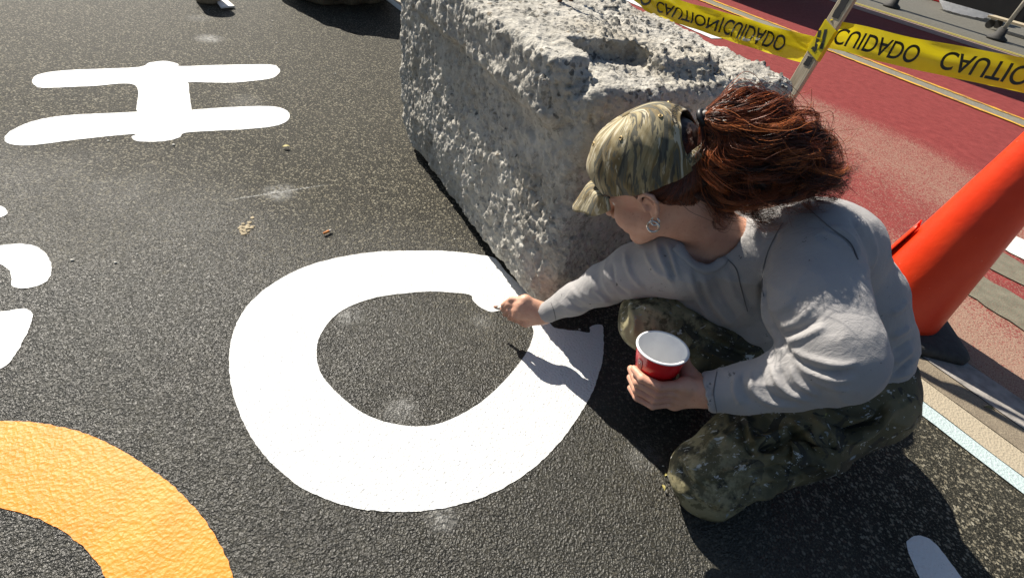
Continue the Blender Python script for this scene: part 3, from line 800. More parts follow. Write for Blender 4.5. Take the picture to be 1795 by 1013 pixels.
# ---- skin
def build_body():
    f = Field((-.10, .50, .02), (.66, 1.24, .80), .0024)
    H = lambda c, r, k=.02, sub=False: f.ell(hp(*c), r, HM, k, sub)
    H((-.004, 0, .048), (.098, .076, .086), .01)            # skull
    H((.048, 0, -.030), (.056, .056, .072), .03)            # face
    f.cap(hp(.030, .048, -.052), hp(.080, .014, -.090), .018, .014, .025)
    f.cap(hp(.030, -.048, -.052), hp(.080, -.014, -.090), .018, .014, .025)
    H((.086, 0, -.088), (.016, .020, .014), .018)           # chin
    for s in (-1, 1):
        H((.068, s * .038, -.028), (.024, .022, .024), .025)   # cheek
        f.cap(hp(.095, s * .012, .030), hp(.080, s * .045, .030), .010, .008, .018)   # brow
        H((.098, s * .030, .008), (.014, .016, .011), .012, True)                     # socket
    f.cap(hp(.100, 0, .020), hp(.123, 0, -.022), .0075, .0095, .012)                  # nose
    for s in (-1, 1): H((.108, s * .012, -.028), (.010, .0075, .007), .008)
    f.cap(hp(.101, -.017, -.054), hp(.101, .017, -.054), .006, .006, .008)
    f.cap(hp(.099, -.015, -.065), hp(.099, .015, -.065), .0065, .0065, .008)
    f.cap(hp(.109, -.018, -.0595), hp(.109, .018, -.0595), .0018, .0018, .004, True)  # mouth line
    # neck
    f.chain([hp(-.030, 0, -.01), NT, NB], [.056, .051, .050], .03)
    f.cap(hp(.012, .040, -.050), NB + HL * .012, .020, .026, .03)
    # shoulders and arms inside the clothes
    f.chain([NB, S_L, E_L, W_L], [.038, .045, .036, .0235], .02)
    f.chain([NB, S_R, E_R, W_R], [.038, .042, .031, .0215], .02)
    # ears
    for s in (-1, 1):
        e = lambda a, b, c: hp(a * .8, s * (.078 + (b - .078) * .85), c * .8 - .002)
        f.ell(e(-.008, .078, .002), (.012, .007, .021), HM, .010)
        hx = [(.012, .074, .006), (.012, .080, .022), (.002, .085, .034), (-.012, .089, .035), (-.024, .090, .024), (-.026, .089, .006), (-.020, .086, -.012), (-.010, .082, -.024)]
        f.chain([e(*q) for q in hx], [.0034, .0036, .0038, .0040, .0040, .0038, .0036, .0046], .004)
        f.ell(e(-.004, .080, -.027), (.007, .005, .0085), HM, .006)       # lobe
        f.ell(e(-.002, .090, .000), (.0075, .009, .011), HM, .004, True)   # bowl
        f.cap(e(.009, .081, .004), e(.009, .081, -.008), .0038, .0038, .004)
    f.ell(P(1243, 440, 1.045), (.042, .042, .042), None, .03)
    # left hand round the cup
    tip = [142, 168, 163, 150]
    mcp = []
    for i in range(4):
        t = .050 + .0190 * i
        b = cpol(22 - 5 * i, .024 - .002 * (i == 3), t + .003 * i)
        mcp.append(b)
        rr = [.0098, .0100, .0095, .0083][i]
        f.chain([b, cpol(72, .0145, t + .001), cpol(114 + (tip[i] - 150) * .4, .0105, t), cpol(tip[i], .0085, t - .001)], [rr * 1.05, rr * .95, rr * .88, rr * .76], .003)
    for b in mcp: f.cap(b, W_L + (b - mcp[1]) * .35, .0125, .020, .014)
    f.cap(mcp[0], mcp[3], .012, .011, .012)
    f.chain([W_L, cpol(-12, .024, .055), cpol(-48, .0175, .042), cpol(-92, .0125, .036)], [.021, .0155, .012, .009], .010)
    # right hand on the brush
    mc = [P(921, 526, 1.345), P(914, 534, 1.342), P(909, 543, 1.345), P(908, 552, 1.355)]
    pip = [P(897, 525, 1.355), P(893, 533, 1.362), P(893, 543, 1.368), P(896, 552, 1.370)]
    tp_ = [P(882, 535, 1.382), P(881, 542, 1.392), P(885, 551, 1.398), P(893, 558, 1.395)]
    for i in range(4):
        r = [.0092, .0094, .0088, .0078][i]
        f.chain([mc[i], pip[i], tp_[i]], [r * 1.08, r, r * .82], .0025)
        f.cap(mc[i], W_R + (mc[i] - mc[1]) * .45, .0125, .0185, .012)
    f.cap(mc[0], mc[3], .012, .011, .012)
    f.chain([P(945, 558, 1.365), P(921, 563, 1.380), P(903, 557, 1.395), P(890, 547, 1.402)], [.018, .0155, .011, .0085], .008)
    V, Q = f.mesh()
    V = relax(V, Q, 1, .4)
    m = M('skin')
    n = m.noise(45, 4); l = m.noise(9, 3)
    c = m.ramp(m.math('ADD', m.math('MULTIPLY', n, .4), m.math('MULTIPLY', l, .6)), [(.32, (.50, .245, .165)), (.52, (.58, .315, .215)), (.72, (.64, .38, .275))])
    c = m.mix(m.math('MULTIPLY', m.step(m.noise(160, 3), .60, .70), .35), c, (.34, .15, .095))
    c = m.mix(m.math('MULTIPLY', m.step(m.noise(22, 4, .65), .52, .70), .35), c, (.56, .22, .15))
    m.set(color=c, rough=.5, sss=.12, normal=m.bump(m.noise(130, 5, .65), .0016, .6))
    m.b.inputs['Subsurface Radius'].default_value = (.010, .004, .002)
    m.b.inputs['Subsurface Scale'].default_value = .5
    o = obj('body', V, Q, m.m, person)
    EYEW = simple('eye_white', (.75, .73, .70), .2, .05); IRIS = simple('iris', (.07, .04, .02), .2, .2)
    for s in (-1, 1):
        ey = MB().lathe(hp(.076, s * .030, .008), np.array([HL, HU, HF]), [(.0125 * math.sin(a), .0125 * math.cos(a)) for a in np.linspace(0.001, math.pi - .001, 14)], 20).build('eye', EYEW, o, True)
        MB().lathe(hp(.076, s * .030, .008), np.array([HL, HU, HF]), [(.0127 * math.sin(a), .0127 * math.cos(a)) for a in np.linspace(0.001, .45, 5)], 16).build('iris', IRIS, ey, True)
    return o
body = build_body()

# ---- shirt
m = M('grey_jersey')
l = m.noise(7, 4, .6)
c = m.ramp(l, [(.3, (.30, .290, .287)), (.7, (.37, .358, .354))])
c = m.mix(m.math('MULTIPLY', m.step(m.noise(38, 5, .75), .645, .675), .75), c, (.05, .05, .055))
c = m.mix(m.math('MULTIPLY', m.step(m.noise(30, 5, .72, m.vmul(m.pos(), (1.3, .9, 1.1))), .70, .725), .7), c, (.60, .60, .62))
c = m.mix(m.math('MULTIPLY', m.step(m.noise(5, 3), .52, .75), .25), c, (.25, .24, .24))
nb = m.bump(m.noise(700, 2), .0009, .8)
nb = m.bump(m.noise(55, 3, .55, m.vmul(m.pos(), (1, 1.6, .7)), .6), .0035, .45, nb)
nb = m.bump(m.noise(26, 3, .5), .006, .30, nb)
m.set(color=c, rough=.78, sheen=.12, spec=.3, normal=nb)
SHIRT = m.m
def build_shirt():
    f = Field((.05, .42, .06), (1.28, 1.36, .90), .0042)
    Lc = [(1425, 432, .965, .080), (1442, 448, 1.005, .090), (1474, 530, 1.075, .099), (1494, 598, 1.11, .096), (1490, 634, 1.12, .098)]
    Rc = [(1195, 452, 1.09, .072), (1262, 480, 1.14, .098), (1345, 545, 1.20, .108), (1425, 600, 1.25, .112), (1470, 640, 1.28, .112)]
    L = [P(*q[:3]) for q in Lc]; Rr = [P(*q[:3]) for q in Rc]
    f.chain(L, [q[3] for q in Lc], .05); f.chain(Rr, [q[3] for q in Rc], .05)
    for a, b, qa, qb in zip(L, Rr, Lc, Rc): f.cap(a, b, qa[3] * .95, qb[3] * .95, .05)
    # left sleeve
    f.chain([P(1425, 440, .94), P(1428, 535, .875), P(1456, 606, .842), P(1464, 630, .835)], [.082, .081, .074, .066], .014)
    f.chain([P(1472, 632, .835), P(1385, 664, .872), P(1310, 680, .905), P(1215, 690, .942)], [.066, .050, .041, .036], .022)
    # right sleeve
    f.chain([P(1190, 458, 1.05), P(1112, 476, 1.135), P(1060, 498, 1.215), P(1005, 526, 1.29), P(940, 556, 1.375)], [.074, .057, .046, .0365, .025], .03)
    # cuffs cut square, and hollow
    for w, e, r, d in ((P(1238, 688, .932), P(1320, 678, .90), .031, .08), (P(957, 548, 1.358), P(1010, 523, 1.285), .0220, .075)):
        n = (w - e) / np.linalg.norm(w - e)
        f.cut(w, n, w + n * .05, d)
        f.cap(w - n * .012, w + n * .03, r, r, .002, True)
    # neck opening
    na = (NT - NB) / np.linalg.norm(NT - NB)
    f.cap(NB - na * .02, NB + na * .22, .055, .072, .006, True)
    f.cap(P(1232, 428, .92), P(1238, 436, 1.03), .036, .034, .012, True)
    f.cap(P(1250, 398, .90), P(1250, 408, 1.00), .024, .024, .010, True)
    # hem
    hem = P(1600, 700, 1.10)
    hn = (P(1560, 740, 1.10) - P(1500, 600, 1.10)); hn /= np.linalg.norm(hn)
    f.cut(P(1530, 690, 1.10), hn, P(1560, 790, 1.12), .32)
    V, Q = f.mesh(); V = relax(V, Q, 2)
    # cloth: slack and creases
    N = vnormals(V, Q)
    V = V + N * (.0045 * fbm(V * 9, 2, 3) + .0012 * fbm(V * 40, 2, 5))[:, None]
    F_ = []
    h = .0065
    # elbow of the cup arm
    F_ += [([(1395, 628), (1420, 650), (1462, 666), (1502, 662)], 9, h), ([(1385, 612), (1420, 628), (1470, 640), (1505, 634)], 8, h * .8), ([(1400, 645), (1430, 668), (1470, 682), (1495, 682)], 7, h * .7),
           ([(1378, 600), (1410, 590), (1450, 570)], 10, .006), ([(1368, 575), (1400, 560), (1430, 530)], 11, .0055), ([(1345, 545), (1370, 540), (1395, 520)], 10, .004),
           ([(1352, 640), (1362, 668), (1385, 690), (1430, 704)], 7, h), ([(1318, 648), (1318, 680), (1345, 704), (1400, 712)], 7, h), ([(1290, 655), (1287, 685), (1300, 712)], 6, .004), ([(1385, 640), (1400, 672), (1440, 694)], 7, h * .8)]
    # dark valleys between
    F_ += [([(1392, 620), (1412, 640), (1455, 653), (1500, 648)], 6, -h), ([(1336, 645), (1340, 678), (1365, 700), (1410, 710)], 6, -h * .9), ([(1302, 652), (1302, 682), (1318, 708)], 6, -.005), ([(1372, 588), (1405, 576), (1440, 555)], 7, -.005), ([(1368, 645), (1378, 672), (1400, 690)], 6, -h * .8)]
    # armpit, chest and shoulder
    F_ += [([(1340, 480), (1336, 520), (1345, 560), (1390, 628)], 8, -.012), ([(1365, 410), (1345, 440), (1335, 480)], 8, -.006), ([(1230, 480), (1250, 530), (1290, 580)], 9, .005), ([(1205, 470), (1222, 520), (1250, 570)], 8, .005), ([(1270, 470), (1290, 520), (1320, 560)], 10, .004),
           ([(1217, 475), (1235, 525), (1268, 575)], 7, -.005), ([(1250, 475), (1268, 520), (1300, 570)], 7, -.004), ([(1290, 590), (1330, 600), (1370, 585)], 9, .004), ([(1300, 620), (1345, 620), (1390, 605)], 8, .004)]
    F_ += [([(1440, 405), (1470, 420), (1500, 455)], 7, .005), ([(1455, 395), (1490, 415), (1512, 450)], 6, .005), ([(1448, 400), (1480, 418), (1506, 454)], 5, -.005), ([(1500, 370), (1525, 410), (1532, 450), (1510, 490)], 7, .005), ([(1490, 378), (1513, 415), (1520, 450)], 6, -.006)]
    # back and waist
    F_ += [([(1562, 550), (1580, 540), (1592, 525)], 8, .005), ([(1562, 592), (1582, 582), (1600, 570)], 7, .006), ([(1565, 638), (1582, 626), (1605, 606)], 7, .007), ([(1560, 662), (1590, 655), (1615, 640)], 7, .006), ([(1565, 615), (1582, 606), (1602, 592)], 5, -.005), ([(1565, 660), (1582, 645), (1606, 624)], 5, -.006)]
    # painting arm
    F_ += [([(1170, 425), (1180, 455), (1190, 490)], 6, .006), ([(1150, 425), (1162, 460), (1180, 500)], 6, .006), ([(1160, 425), (1171, 458), (1185, 495)], 5, -.006), ([(1130, 440), (1150, 475), (1180, 490)], 6, .005), ([(1095, 440), (1105, 480), (1130, 505)], 7, .005), ([(1060, 462), (1062, 500), (1085, 525)], 7, .005), ([(1072, 458), (1078, 498), (1105, 520)], 5, -.005), ([(1035, 480), (1045, 510), (1070, 530)], 6, .004), ([(1000, 505), (1030, 530), (1075, 525)], 6, .004), ([(980, 530), (1010, 545), (1060, 535)], 5, .003), ([(990, 520), (1018, 540), (1060, 530)], 4, -.003)]
    rd = 1 - np.abs(fbm(V * np.array([9, 9, 12]) + .5 * fbm(V * 6, 2, 3)[:, None], 2, 33)) * 2.6
    V = V + vnormals(V, Q) * (.0030 * np.clip(rd, 0, 1) ** 2.5)[:, None]
    V = folds(V, Q, [(p_, w_ * .68, h_ * 1.0) for p_, w_, h_ in F_])
    o = obj('shirt', V, Q, SHIRT, person)
    # collar band and the seams, laid on the cloth
    def on_cloth(poly, n=8):
        hits = []
        for x, y in spline(poly, n):
            d = ray(x, y); d = d / np.linalg.norm(d)
            ok, loc, nr, _ = o.ray_cast(Vector(CAM), Vector(d))
            if ok: hits.append((np.array(loc), np.array(nr)))
        return hits
    def ribbon(name, poly, half, hgt, mt):
        H_ = on_cloth(poly)
        if len(H_) < 4: return
        pts = np.array([h[0] for h in H_]); nr = np.array([h[1] for h in H_])
        for _ in range(2):
            pts[1:-1] = .5 * pts[1:-1] + .25 * (pts[2:] + pts[:-2]); nr[1:-1] = .5 * nr[1:-1] + .25 * (nr[2:] + nr[:-2])
        nr /= np.linalg.norm(nr, axis=1)[:, None]
        tg = np.gradient(pts, axis=0); tg /= np.linalg.norm(tg, axis=1)[:, None] + 1e-9; sd_ = np.cross(tg, nr)
        pr = [(-1, -.6), (-.92, .5), (-.4, .95), (.3, 1), (.9, .7), (1, -.6)]
        V_ = np.concatenate([pts + sd_ * (half * a_) + nr * (hgt * b_) for a_, b_ in pr]); k = len(pts)
        F2 = [(j * k + i, j * k + i + 1, (j + 1) * k + i + 1, (j + 1) * k + i) for j in range(5) for i in range(k - 1)]
        obj(name, V_, F2, mt, o)
    ribbon('collar', [(1302, 350), (1294, 385), (1284, 425), (1266, 457), (1242, 472), (1216, 462), (1198, 444), (1184, 432)], .0100, .0045, SHIRT)
    SEAM = simple('dark_seam', (.15, .146, .148), .8)
    ribbon('seam', [(1272, 452), (1290, 470), (1298, 500), (1310, 545)], .0011, .0022, SEAM)
    ribbon('seam', [(1257, 652), (1251, 688), (1257, 724)], .0009, .0022, SEAM)
    ribbon('seam', [(966, 530), (972, 547), (975, 566)], .0008, .0020, SEAM)
    ribbon('seam', [(1372, 392), (1350, 432), (1338, 475), (1338, 520)], .0009, .0022, SEAM)
    ribbon('seam', [(1410, 360), (1450, 395), (1490, 425), (1503, 455)], .0009, .0022, SEAM)
    return o
shirt = build_shirt()

# ---- trousers
m = M('camouflage_trousers')
l = m.noise(8, 3, .55, dist=.8); s = m.noise(15, 3, .6, m.vmul(m.pos(), (1, 1, .6)), 1.4)
c = m.ramp(l, [(.40, (.026, .025, .013)), (.44, (.062, .056, .026)), (.56, (.075, .066, .030)), (.60, (.13, .112, .058))])
c = m.mix(m.math('MULTIPLY', m.step(s, .55, .575), .85), c, (.014, .014, .010))
kn = m.attr('knee', 'Fac')
c = m.mix(m.math('MULTIPLY', kn, m.step(m.noise(18, 4, .7), .40, .56)), c, (.30, .265, .15))
c = m.mix(m.math('MULTIPLY', kn, m.step(m.noise(20, 5, .7), .57, .60)), c, (.085, .075, .035))
for sc_, th, col_, off in ((30, .635, (.50, .52, .51), (0, 0, 0)), (75, .655, (.52, .52, .48), (3, 1, 2)), (48, .670, (.22, .27, .30), (7, 3, 5)), (60, .73, (.75, .33, .03), (11, 9, 4)), (40, .715, (.32, .33, .08), (5, 15, 4))):
    v_ = m.n('ShaderNodeVectorMath', operation='ADD', i_0=m.vmul(m.pos(), (1, 1.7, .8)), i_1=off).outputs[0]
    c = m.mix(m.math('MULTIPLY', m.step(m.noise(sc_, 4, .66, v_, .5), th - .012, th + .02), .85), c, col_)
nb = m.bump(m.noise(500, 2), .001, .5); nb = m.bump(m.noise(30, 4, .6), .008, .4, nb)
m.set(color=c, rough=.72, normal=nb)
PANTS = m.m
HIP_L = P(1500, 688, 1.11); KNEE_L = P(1252, 825, 1.085)
HIP_R = P(1420, 640, 1.27); KNEE_R = P(1141, 562, 1.15)
def build_trousers():
    f = Field((.10, .42, -.01), (1.28, 1.36, .52), .0042)
    f.chain([HIP_L, P(1405, 750, 1.10), P(1310, 793, 1.10), KNEE_L], [.088, .097, .089, .074], .03)
    f.chain([HIP_R, P(1290, 605, 1.21), KNEE_R], [.102, .088, .070], .03)
    f.chain([HIP_L, HIP_R], [.105, .105], .06)
    f.chain([P(1496, 650, 1.12), P(1450, 630, 1.26)], [.088, .088], .05)
    # shins folded under
    kl = KNEE_L.copy(); al = HIP_L.copy(); al[2] = .085; al = al * .78 + np.array([kl[0], kl[1], .085]) * .22
    f.chain([np.array([kl[0], kl[1], .075]), (kl + al) / 2 * np.array([1, 1, 0]) + np.array([0, 0, .075]), al], [.070, .066, .05], .03)
    kr = KNEE_R; ar = HIP_R.copy(); ar[2] = .10; ar = ar * .55 + np.array([kr[0], kr[1], .10]) * .45
    f.chain([kr, (kr + ar) / 2, ar], [.068, .064, .05], .03)
    f.cap(P(1222, 838, 1.10), P(1240, 865, 1.10), .055, .05, .03)
    V, Q = f.mesh(); V = relax(V, Q, 2)
    N = vnormals(V, Q)
    V = V + N * (.008 * fbm(V * 8, 2, 13) + .0012 * fbm(V * 26, 2, 15))[:, None]
    F_ = [([(1265, 775), (1290, 755), (1312, 728)], 6, .005), ([(1298, 735), (1306, 770), (1322, 800)], 6, -.006), ([(1312, 728), (1316, 765), (1335, 800)], 5, .006), ([(1390, 735), (1420, 765), (1450, 790)], 8, .008), ([(1375, 740), (1405, 770), (1432, 792)], 6, -.006), ([(1420, 730), (1450, 755), (1468, 790)], 7, .007), ([(1440, 715), (1490, 735), (1540, 720)], 8, .007), ([(1450, 735), (1500, 752), (1560, 720)], 7, -.006),
          ([(1260, 828), (1290, 822), (1325, 806)], 4, .005), ([(1230, 840), (1250, 850), (1290, 838)], 6, -.004), ([(1340, 840), (1390, 832), (1450, 805)], 6, .006), ([(1300, 860), (1360, 850), (1420, 825)], 6, -.005), ([(1215, 860), (1250, 878), (1295, 870)], 6, .005),
          ([(1300, 778), (1345, 765), (1400, 735)], 7, .008), ([(1318, 790), (1365, 780), (1425, 745)], 6, -.008), ([(1335, 800), (1370, 795), (1380, 778)], 6, .006), ([(1480, 775), (1520, 760), (1570, 715)], 7, .008), ([(1475, 760), (1520, 742), (1560, 705)], 6, -.007), ([(1250, 765), (1275, 745), (1290, 720)], 6, -.006), ([(1235, 790), (1262, 765), (1285, 735)], 6, .006), ([(1310, 830), (1350, 822), (1385, 815)], 5, -.006), ([(1250, 890), (1310, 878), (1370, 858)], 6, .006), ([(1190, 810), (1205, 840), (1240, 862)], 6, -.005),
          ([(1105, 540), (1115, 560), (1112, 590)], 6, .005), ([(1125, 535), (1150, 545), (1175, 560)], 7, .004), ([(1200, 545), (1240, 570), (1290, 600)], 8, .006), ([(1215, 575), (1260, 600), (1320, 625)], 7, -.006), ([(1230, 610), (1270, 628), (1330, 645)], 7, .006)]
    rd = 1 - np.abs(fbm(V * np.array([13, 13, 17]) + .6 * fbm(V * 7, 2, 3)[:, None], 2, 71)) * 2.6
    V = V + vnormals(V, Q) * (.0045 * np.clip(rd, 0, 1) ** 2.2)[:, None]
    V = folds(V, Q, [(p_, w_ * .9, h_ * 1.75) for p_, w_, h_ in F_])
    # cargo pocket flap, raised
    X, Y, D = proj(V); N = vnormals(V, Q)
    poly = np.array([(1388, 772), (1440, 778), (1468, 792), (1455, 822), (1400, 812), (1386, 800)], float)
    ins = np.zeros(len(V), bool)
    for i in range(len(poly)):
        a, b = poly[i], poly[(i + 1) % len(poly)]
        c_ = ((a[1] > Y) != (b[1] > Y)) & (X < (b[0] - a[0]) * (Y - a[1]) / (b[1] - a[1] + 1e-9) + a[0])
        ins ^= c_
    ins &= D < 1.10
    V[:, 2] = np.maximum(V[:, 2], .006)
    o = obj('trousers', V, Q, PANTS, person)
    bvh_hit = lambda x, y: o.ray_cast(Vector(CAM), Vector(ray(x, y) / np.linalg.norm(ray(x, y))))
    def seam(poly, half=.0014, hgt=.0009):
        H_ = [bvh_hit(x, y) for x, y in spline(poly, 8)]; H_ = [(np.array(h[1]), np.array(h[2])) for h in H_ if h[0]]
        if len(H_) < 3: return
        pts = np.array([h[0] for h in H_]); nr = np.array([h[1] for h in H_]); tg = np.gradient(pts, axis=0); tg /= np.linalg.norm(tg, axis=1)[:, None] + 1e-9; sd_ = np.cross(tg, nr); k = len(pts)
        V_ = np.concatenate([pts + sd_ * half * a_ + nr * hgt * b_ for a_, b_ in ((-1, -.5), (-.5, 1), (.5, 1), (1, -.5))])
        obj('seam', V_, [(j * k + i, j * k + i + 1, (j + 1) * k + i + 1, (j + 1) * k + i) for j in range(3) for i in range(k - 1)], PANTS, o)
    seam([(1296, 732), (1302, 762), (1314, 790), (1330, 806)]); seam([(1256, 830), (1290, 824), (1330, 806)]); 
    # pocket flap with a snap
    cr4 = [(1384, 774), (1470, 786), (1462, 826), (1380, 806)]; gx, gy = 12, 7; vv = []; okf = True
    for j in range(gy):
        for i in range(gx):
            u_, w_ = i / (gx - 1), j / (gy - 1)
            x = (cr4[0][0] * (1 - u_) + cr4[1][0] * u_) * (1 - w_) + (cr4[3][0] * (1 - u_) + cr4[2][0] * u_) * w_; y = (cr4[0][1] * (1 - u_) + cr4[1][1] * u_) * (1 - w_) + (cr4[3][1] * (1 - u_) + cr4[2][1] * u_) * w_
            h = bvh_hit(x, y)
            if not h[0]: okf = False; break
            vv.append(np.array(h[1]) + np.array(h[2]) * (.004 + .008 * w_ + .003 * math.sin(u_ * 7)))
    if okf and len(vv) == gx * gy:
        fl = obj('pocket_flap', vv, [(j * gx + i, j * gx + i + 1, (j + 1) * gx + i + 1, (j + 1) * gx + i) for j in range(gy - 1) for i in range(gx - 1)], PANTS, o)
        fattr(fl, 'knee', np.zeros(len(vv))); s2 = fl.modifiers.new('solid', 'SOLIDIFY'); s2.thickness = .003
        h = bvh_hit(1402, 796); c_ = np.array(h[1]) + np.array(h[2]) * .008
        MB().lathe(c_, frame_from(np.array(h[2])), [(.0065, 0), (.0065, .002), (.004, .003), (.0003, .0032)], 18).build('snap_button', simple('dull_brass', (.33, .24, .17), .45, .2, 60, metal=.5), fl, True)
    kk = np.zeros(len(V))
    for c_, r in ((KNEE_L + np.array([-.02, 0, -.01]), .105), (KNEE_R, .125)):
        kk = np.maximum(kk, np.clip(1.30 - np.linalg.norm(V - c_, axis=1) / r, 0, 1))
    fattr(o, 'knee', np.clip(kk * 1.5, 0, 1))
    return o, al, ar
trousers, ANK_L, ANK_R = build_trousers()
def build_boot(name, ank, toe):
    d = (toe - ank); d[2] = 0; d /= np.linalg.norm(d); sd_ = np.array([-d[1], d[0], 0])
    f = Field(ank - .32, ank + .32, .006)
    a0 = ank.copy(); a0[2] = max(ank[2], .06)
    f.cap(a0, a0 - np.array([0, 0, .02]), .048, .045, .02)
    h = a0.copy(); h[2] = .05
    f.cap(h, h + d * .13, .044, .040, .02); f.cap(h + d * .13, h + d * .175, .040, .032, .02)
    V, Q = f.mesh(); V[:, 2] = np.maximum(V[:, 2], .007)
    obj(name, V, Q, BOOTM, person)
BOOTM = simple('worn_leather', (.035, .028, .022), .6, .4, 40, .002)
dl = ANK_L - KNEE_L; dr = ANK_R - KNEE_R
build_boot('boot', ANK_L, ANK_L - dl * .2 + np.array([0, 0, 0]))
build_boot('boot', ANK_R, ANK_R - dr * .5)

# ---- cap
m = M('bark_camouflage')
v_ = m.attr('pat')
n1 = m.noise(1, 4, .6, m.vmul(v_, (1.4, 1.3, 1)), 1.0); n2 = m.noise(1, 4, .6, m.vmul(v_, (4.2, 1.4, 1)), 1.6); n3 = m.noise(1, 3, .6, m.vmul(v_, (6.5, 1.4, 1)), 1.6)
c = m.ramp(n1, [(.36, (.36, .31, .185)), (.46, (.28, .225, .115)), (.53, (.155, .11, .042)), (.68, (.20, .15, .06))])
c = m.mix(m.step(n2, .535, .575), c, (.095, .09, .065))
c = m.mix(m.math('MULTIPLY', m.step(n2, .44, .40), .85), c, (.54, .49, .36))
c = m.mix(m.math('MULTIPLY', m.step(n3, .59, .63), .9), c, (.045, .043, .032))
m.set(color=c, rough=.85, sheen=.1, normal=m.bump(m.noise(700, 2), .001, .6))
CAPM = m.m
CAPDARK = simple('cap_lining', (.05, .047, .035), .9)
def cap_pt(th, v, grow=0.0):
    """th: 0 = forehead, +90 deg = her left; v: 0 band .. 1 crown"""
    c, s = math.cos(th), math.sin(th)
    base = .034 + .012 * c + .004 * math.cos(2 * th)              # lower edge, higher in front
    a = v * math.pi / 2
    r = math.cos(a) ** .62 if v < 1 else 0.0
    rf = (.113 if c > 0 else .108) + grow; rs = .0895 + grow
    if c > 0: rf += .010 * math.sin(min(v * 2.2, 1) * math.pi) * c
    z = base + (.148 - base + grow) * (math.sin(a) ** .92)
    seam = abs(((th + math.pi / 6) % (math.pi / 3)) - math.pi / 6)  # 6 panels
    g = -.0016 * math.exp(-(seam / .035) ** 2) * (1 - v * .4) if v < .97 else 0
    wr = .0022 * math.sin(th * 9 + v * 5) * (1 - v) + .0015 * math.sin(th * 17 + 2 + v * 9) * (1 - v)
    return hp((rf * r + (g + wr) * r) * c - .004, (rs * r + (g + wr) * r) * s, z)
def build_cap():
    cap = empty('cap', hp(0, 0, .09)); parent_to(cap, person)
    nt, nv = 240, 40
    vv, pat = [], []
    def arch(th):
        t = ((th + 2 * math.pi) % (2 * math.pi)) - math.pi
        return .47 * math.sqrt(max(0, 1 - (t / .64) ** 2)) ** .9
    for j in range(nv + 1):
        for i in range(nt):
            th = 2 * math.pi * i / nt; v0 = arch(th); v = v0 + (1 - v0) * j / nv
            vv.append(cap_pt(th, min(v, .999), .0006 * (j < 2))); pat.append((th * (1 - .45 * v), v, 0))
    ff = [(j * nt + i, j * nt + (i + 1) % nt, (j + 1) * nt + (i + 1) % nt, (j + 1) * nt + i) for j in range(nv) for i in range(nt)]
    o = obj('crown', vv, ff, CAPM, cap); vattr(o, 'pat', pat)
    s = o.modifiers.new('solid', 'SOLIDIFY'); s.thickness = .0022; s.offset = -1
    # brim
    vv, pat = [], []; nu, nw = 40, 14
    for i in range(nu + 1):
        th = math.radians(-52 + 104 * i / nu); e = cap_pt(th, .0)
        x, y = (e - HO) @ HF, (e - HO) @ HL
        for k in range(nw + 1):
            t = k / nw
            L = .082 * max(math.cos(th * 1.70), 0) ** .62
            fx = x + L * t; ly = y * (1 + .04 * t)
            zz = (e - HO) @ HU + .004 - .046 * t * (L / .08) - 7.5 * ly ** 2 * (.35 + .65 * t) + .026
            zz = ((e - HO) @ HU + .006) * (1 - min(1, t * 3)) + zz * min(1, t * 3) if t < .34 else zz
            vv.append(hp(fx, ly, zz - .012)); pat.append((i * .11 + 20, fx * 9 + ly * 3, 3))
    ff = [(i * (nw + 1) + k, (i + 1) * (nw + 1) + k, (i + 1) * (nw + 1) + k + 1, i * (nw + 1) + k + 1) for i in range(nu) for k in range(nw)]
    b = obj('brim', vv, ff, CAPM, cap); vattr(b, 'pat', pat)
    s = b.modifiers.new('solid', 'SOLIDIFY'); s.thickness = .0035; s.offset = 0
    # button, eyelets, strap
    bt = cap_pt(0, .999)
    bo = MB().lathe(bt - HU * .001, np.array([HF, HL, HU]), [(.0085, -.002), (.0085, .001), (.006, .0038), (.0005, .0046)], 20).build('button', CAPM, cap, True)
    vattr(bo, 'pat', [(1, .2, 0)] * len(bo.data.vertices))
    BR = simple('brass_eyelet', (.30, .22, .10), .4, .2, 60, metal=.6)
    for th in (30, 90, 150, -30, -90, -150):
        t = math.radians(th); p = cap_pt(t, .62); q = cap_pt(t, .66)
        nrm = np.cross(cap_pt(t + .05, .62) - p, q - p); nrm /= np.linalg.norm(nrm); nrm *= np.sign(nrm @ (p - hp(0, 0, .05)))
        fr = frame_from(nrm, HU)
        MB().lathe(p, fr, [(.0018, .0002), (.0022, .0016), (.0036, .0016), (.0042, .0002)], 14).build('eyelet', BR, cap, True)
    pts = []
    for k in range(17):
        th = math.pi + (-.66 + 1.32 * k / 16); pts.append((cap_pt(th, .03, .001), cap_pt(th, .13, .001)))
    st = obj('strap', [q for p in pts for q in p], [(2 * k, 2 * k + 2, 2 * k + 3, 2 * k + 1) for k in range(16)], CAPM, cap)
    vattr(st, 'pat', [(k * .1, k % 2, 5) for k in range(len(st.data.vertices))])
    s = st.modifiers.new('solid', 'SOLIDIFY'); s.thickness = .002
    # embroidered word along the edge of the opening
    v, f = font_mesh('carhartt'); v = v - v.min(0); w, h = v[:, 0].max(), v[:, 1].max()
    out = []
    for x, y, _ in v:
        # runs up and over the arch on her left side
        ph = math.radians(52 + 62 * (x / w)); rad = 1.12 + .20 * (y / h)
        th = math.pi - .64 * rad * math.cos(ph); vv_ = .47 * rad * math.sin(ph)
        out.append(cap_pt(th, min(vv_, .95), .0012))
    obj('embroidered_word', out, f, simple('black_thread', (.015, .014, .012), .8), cap, False)
    return cap
build_cap()

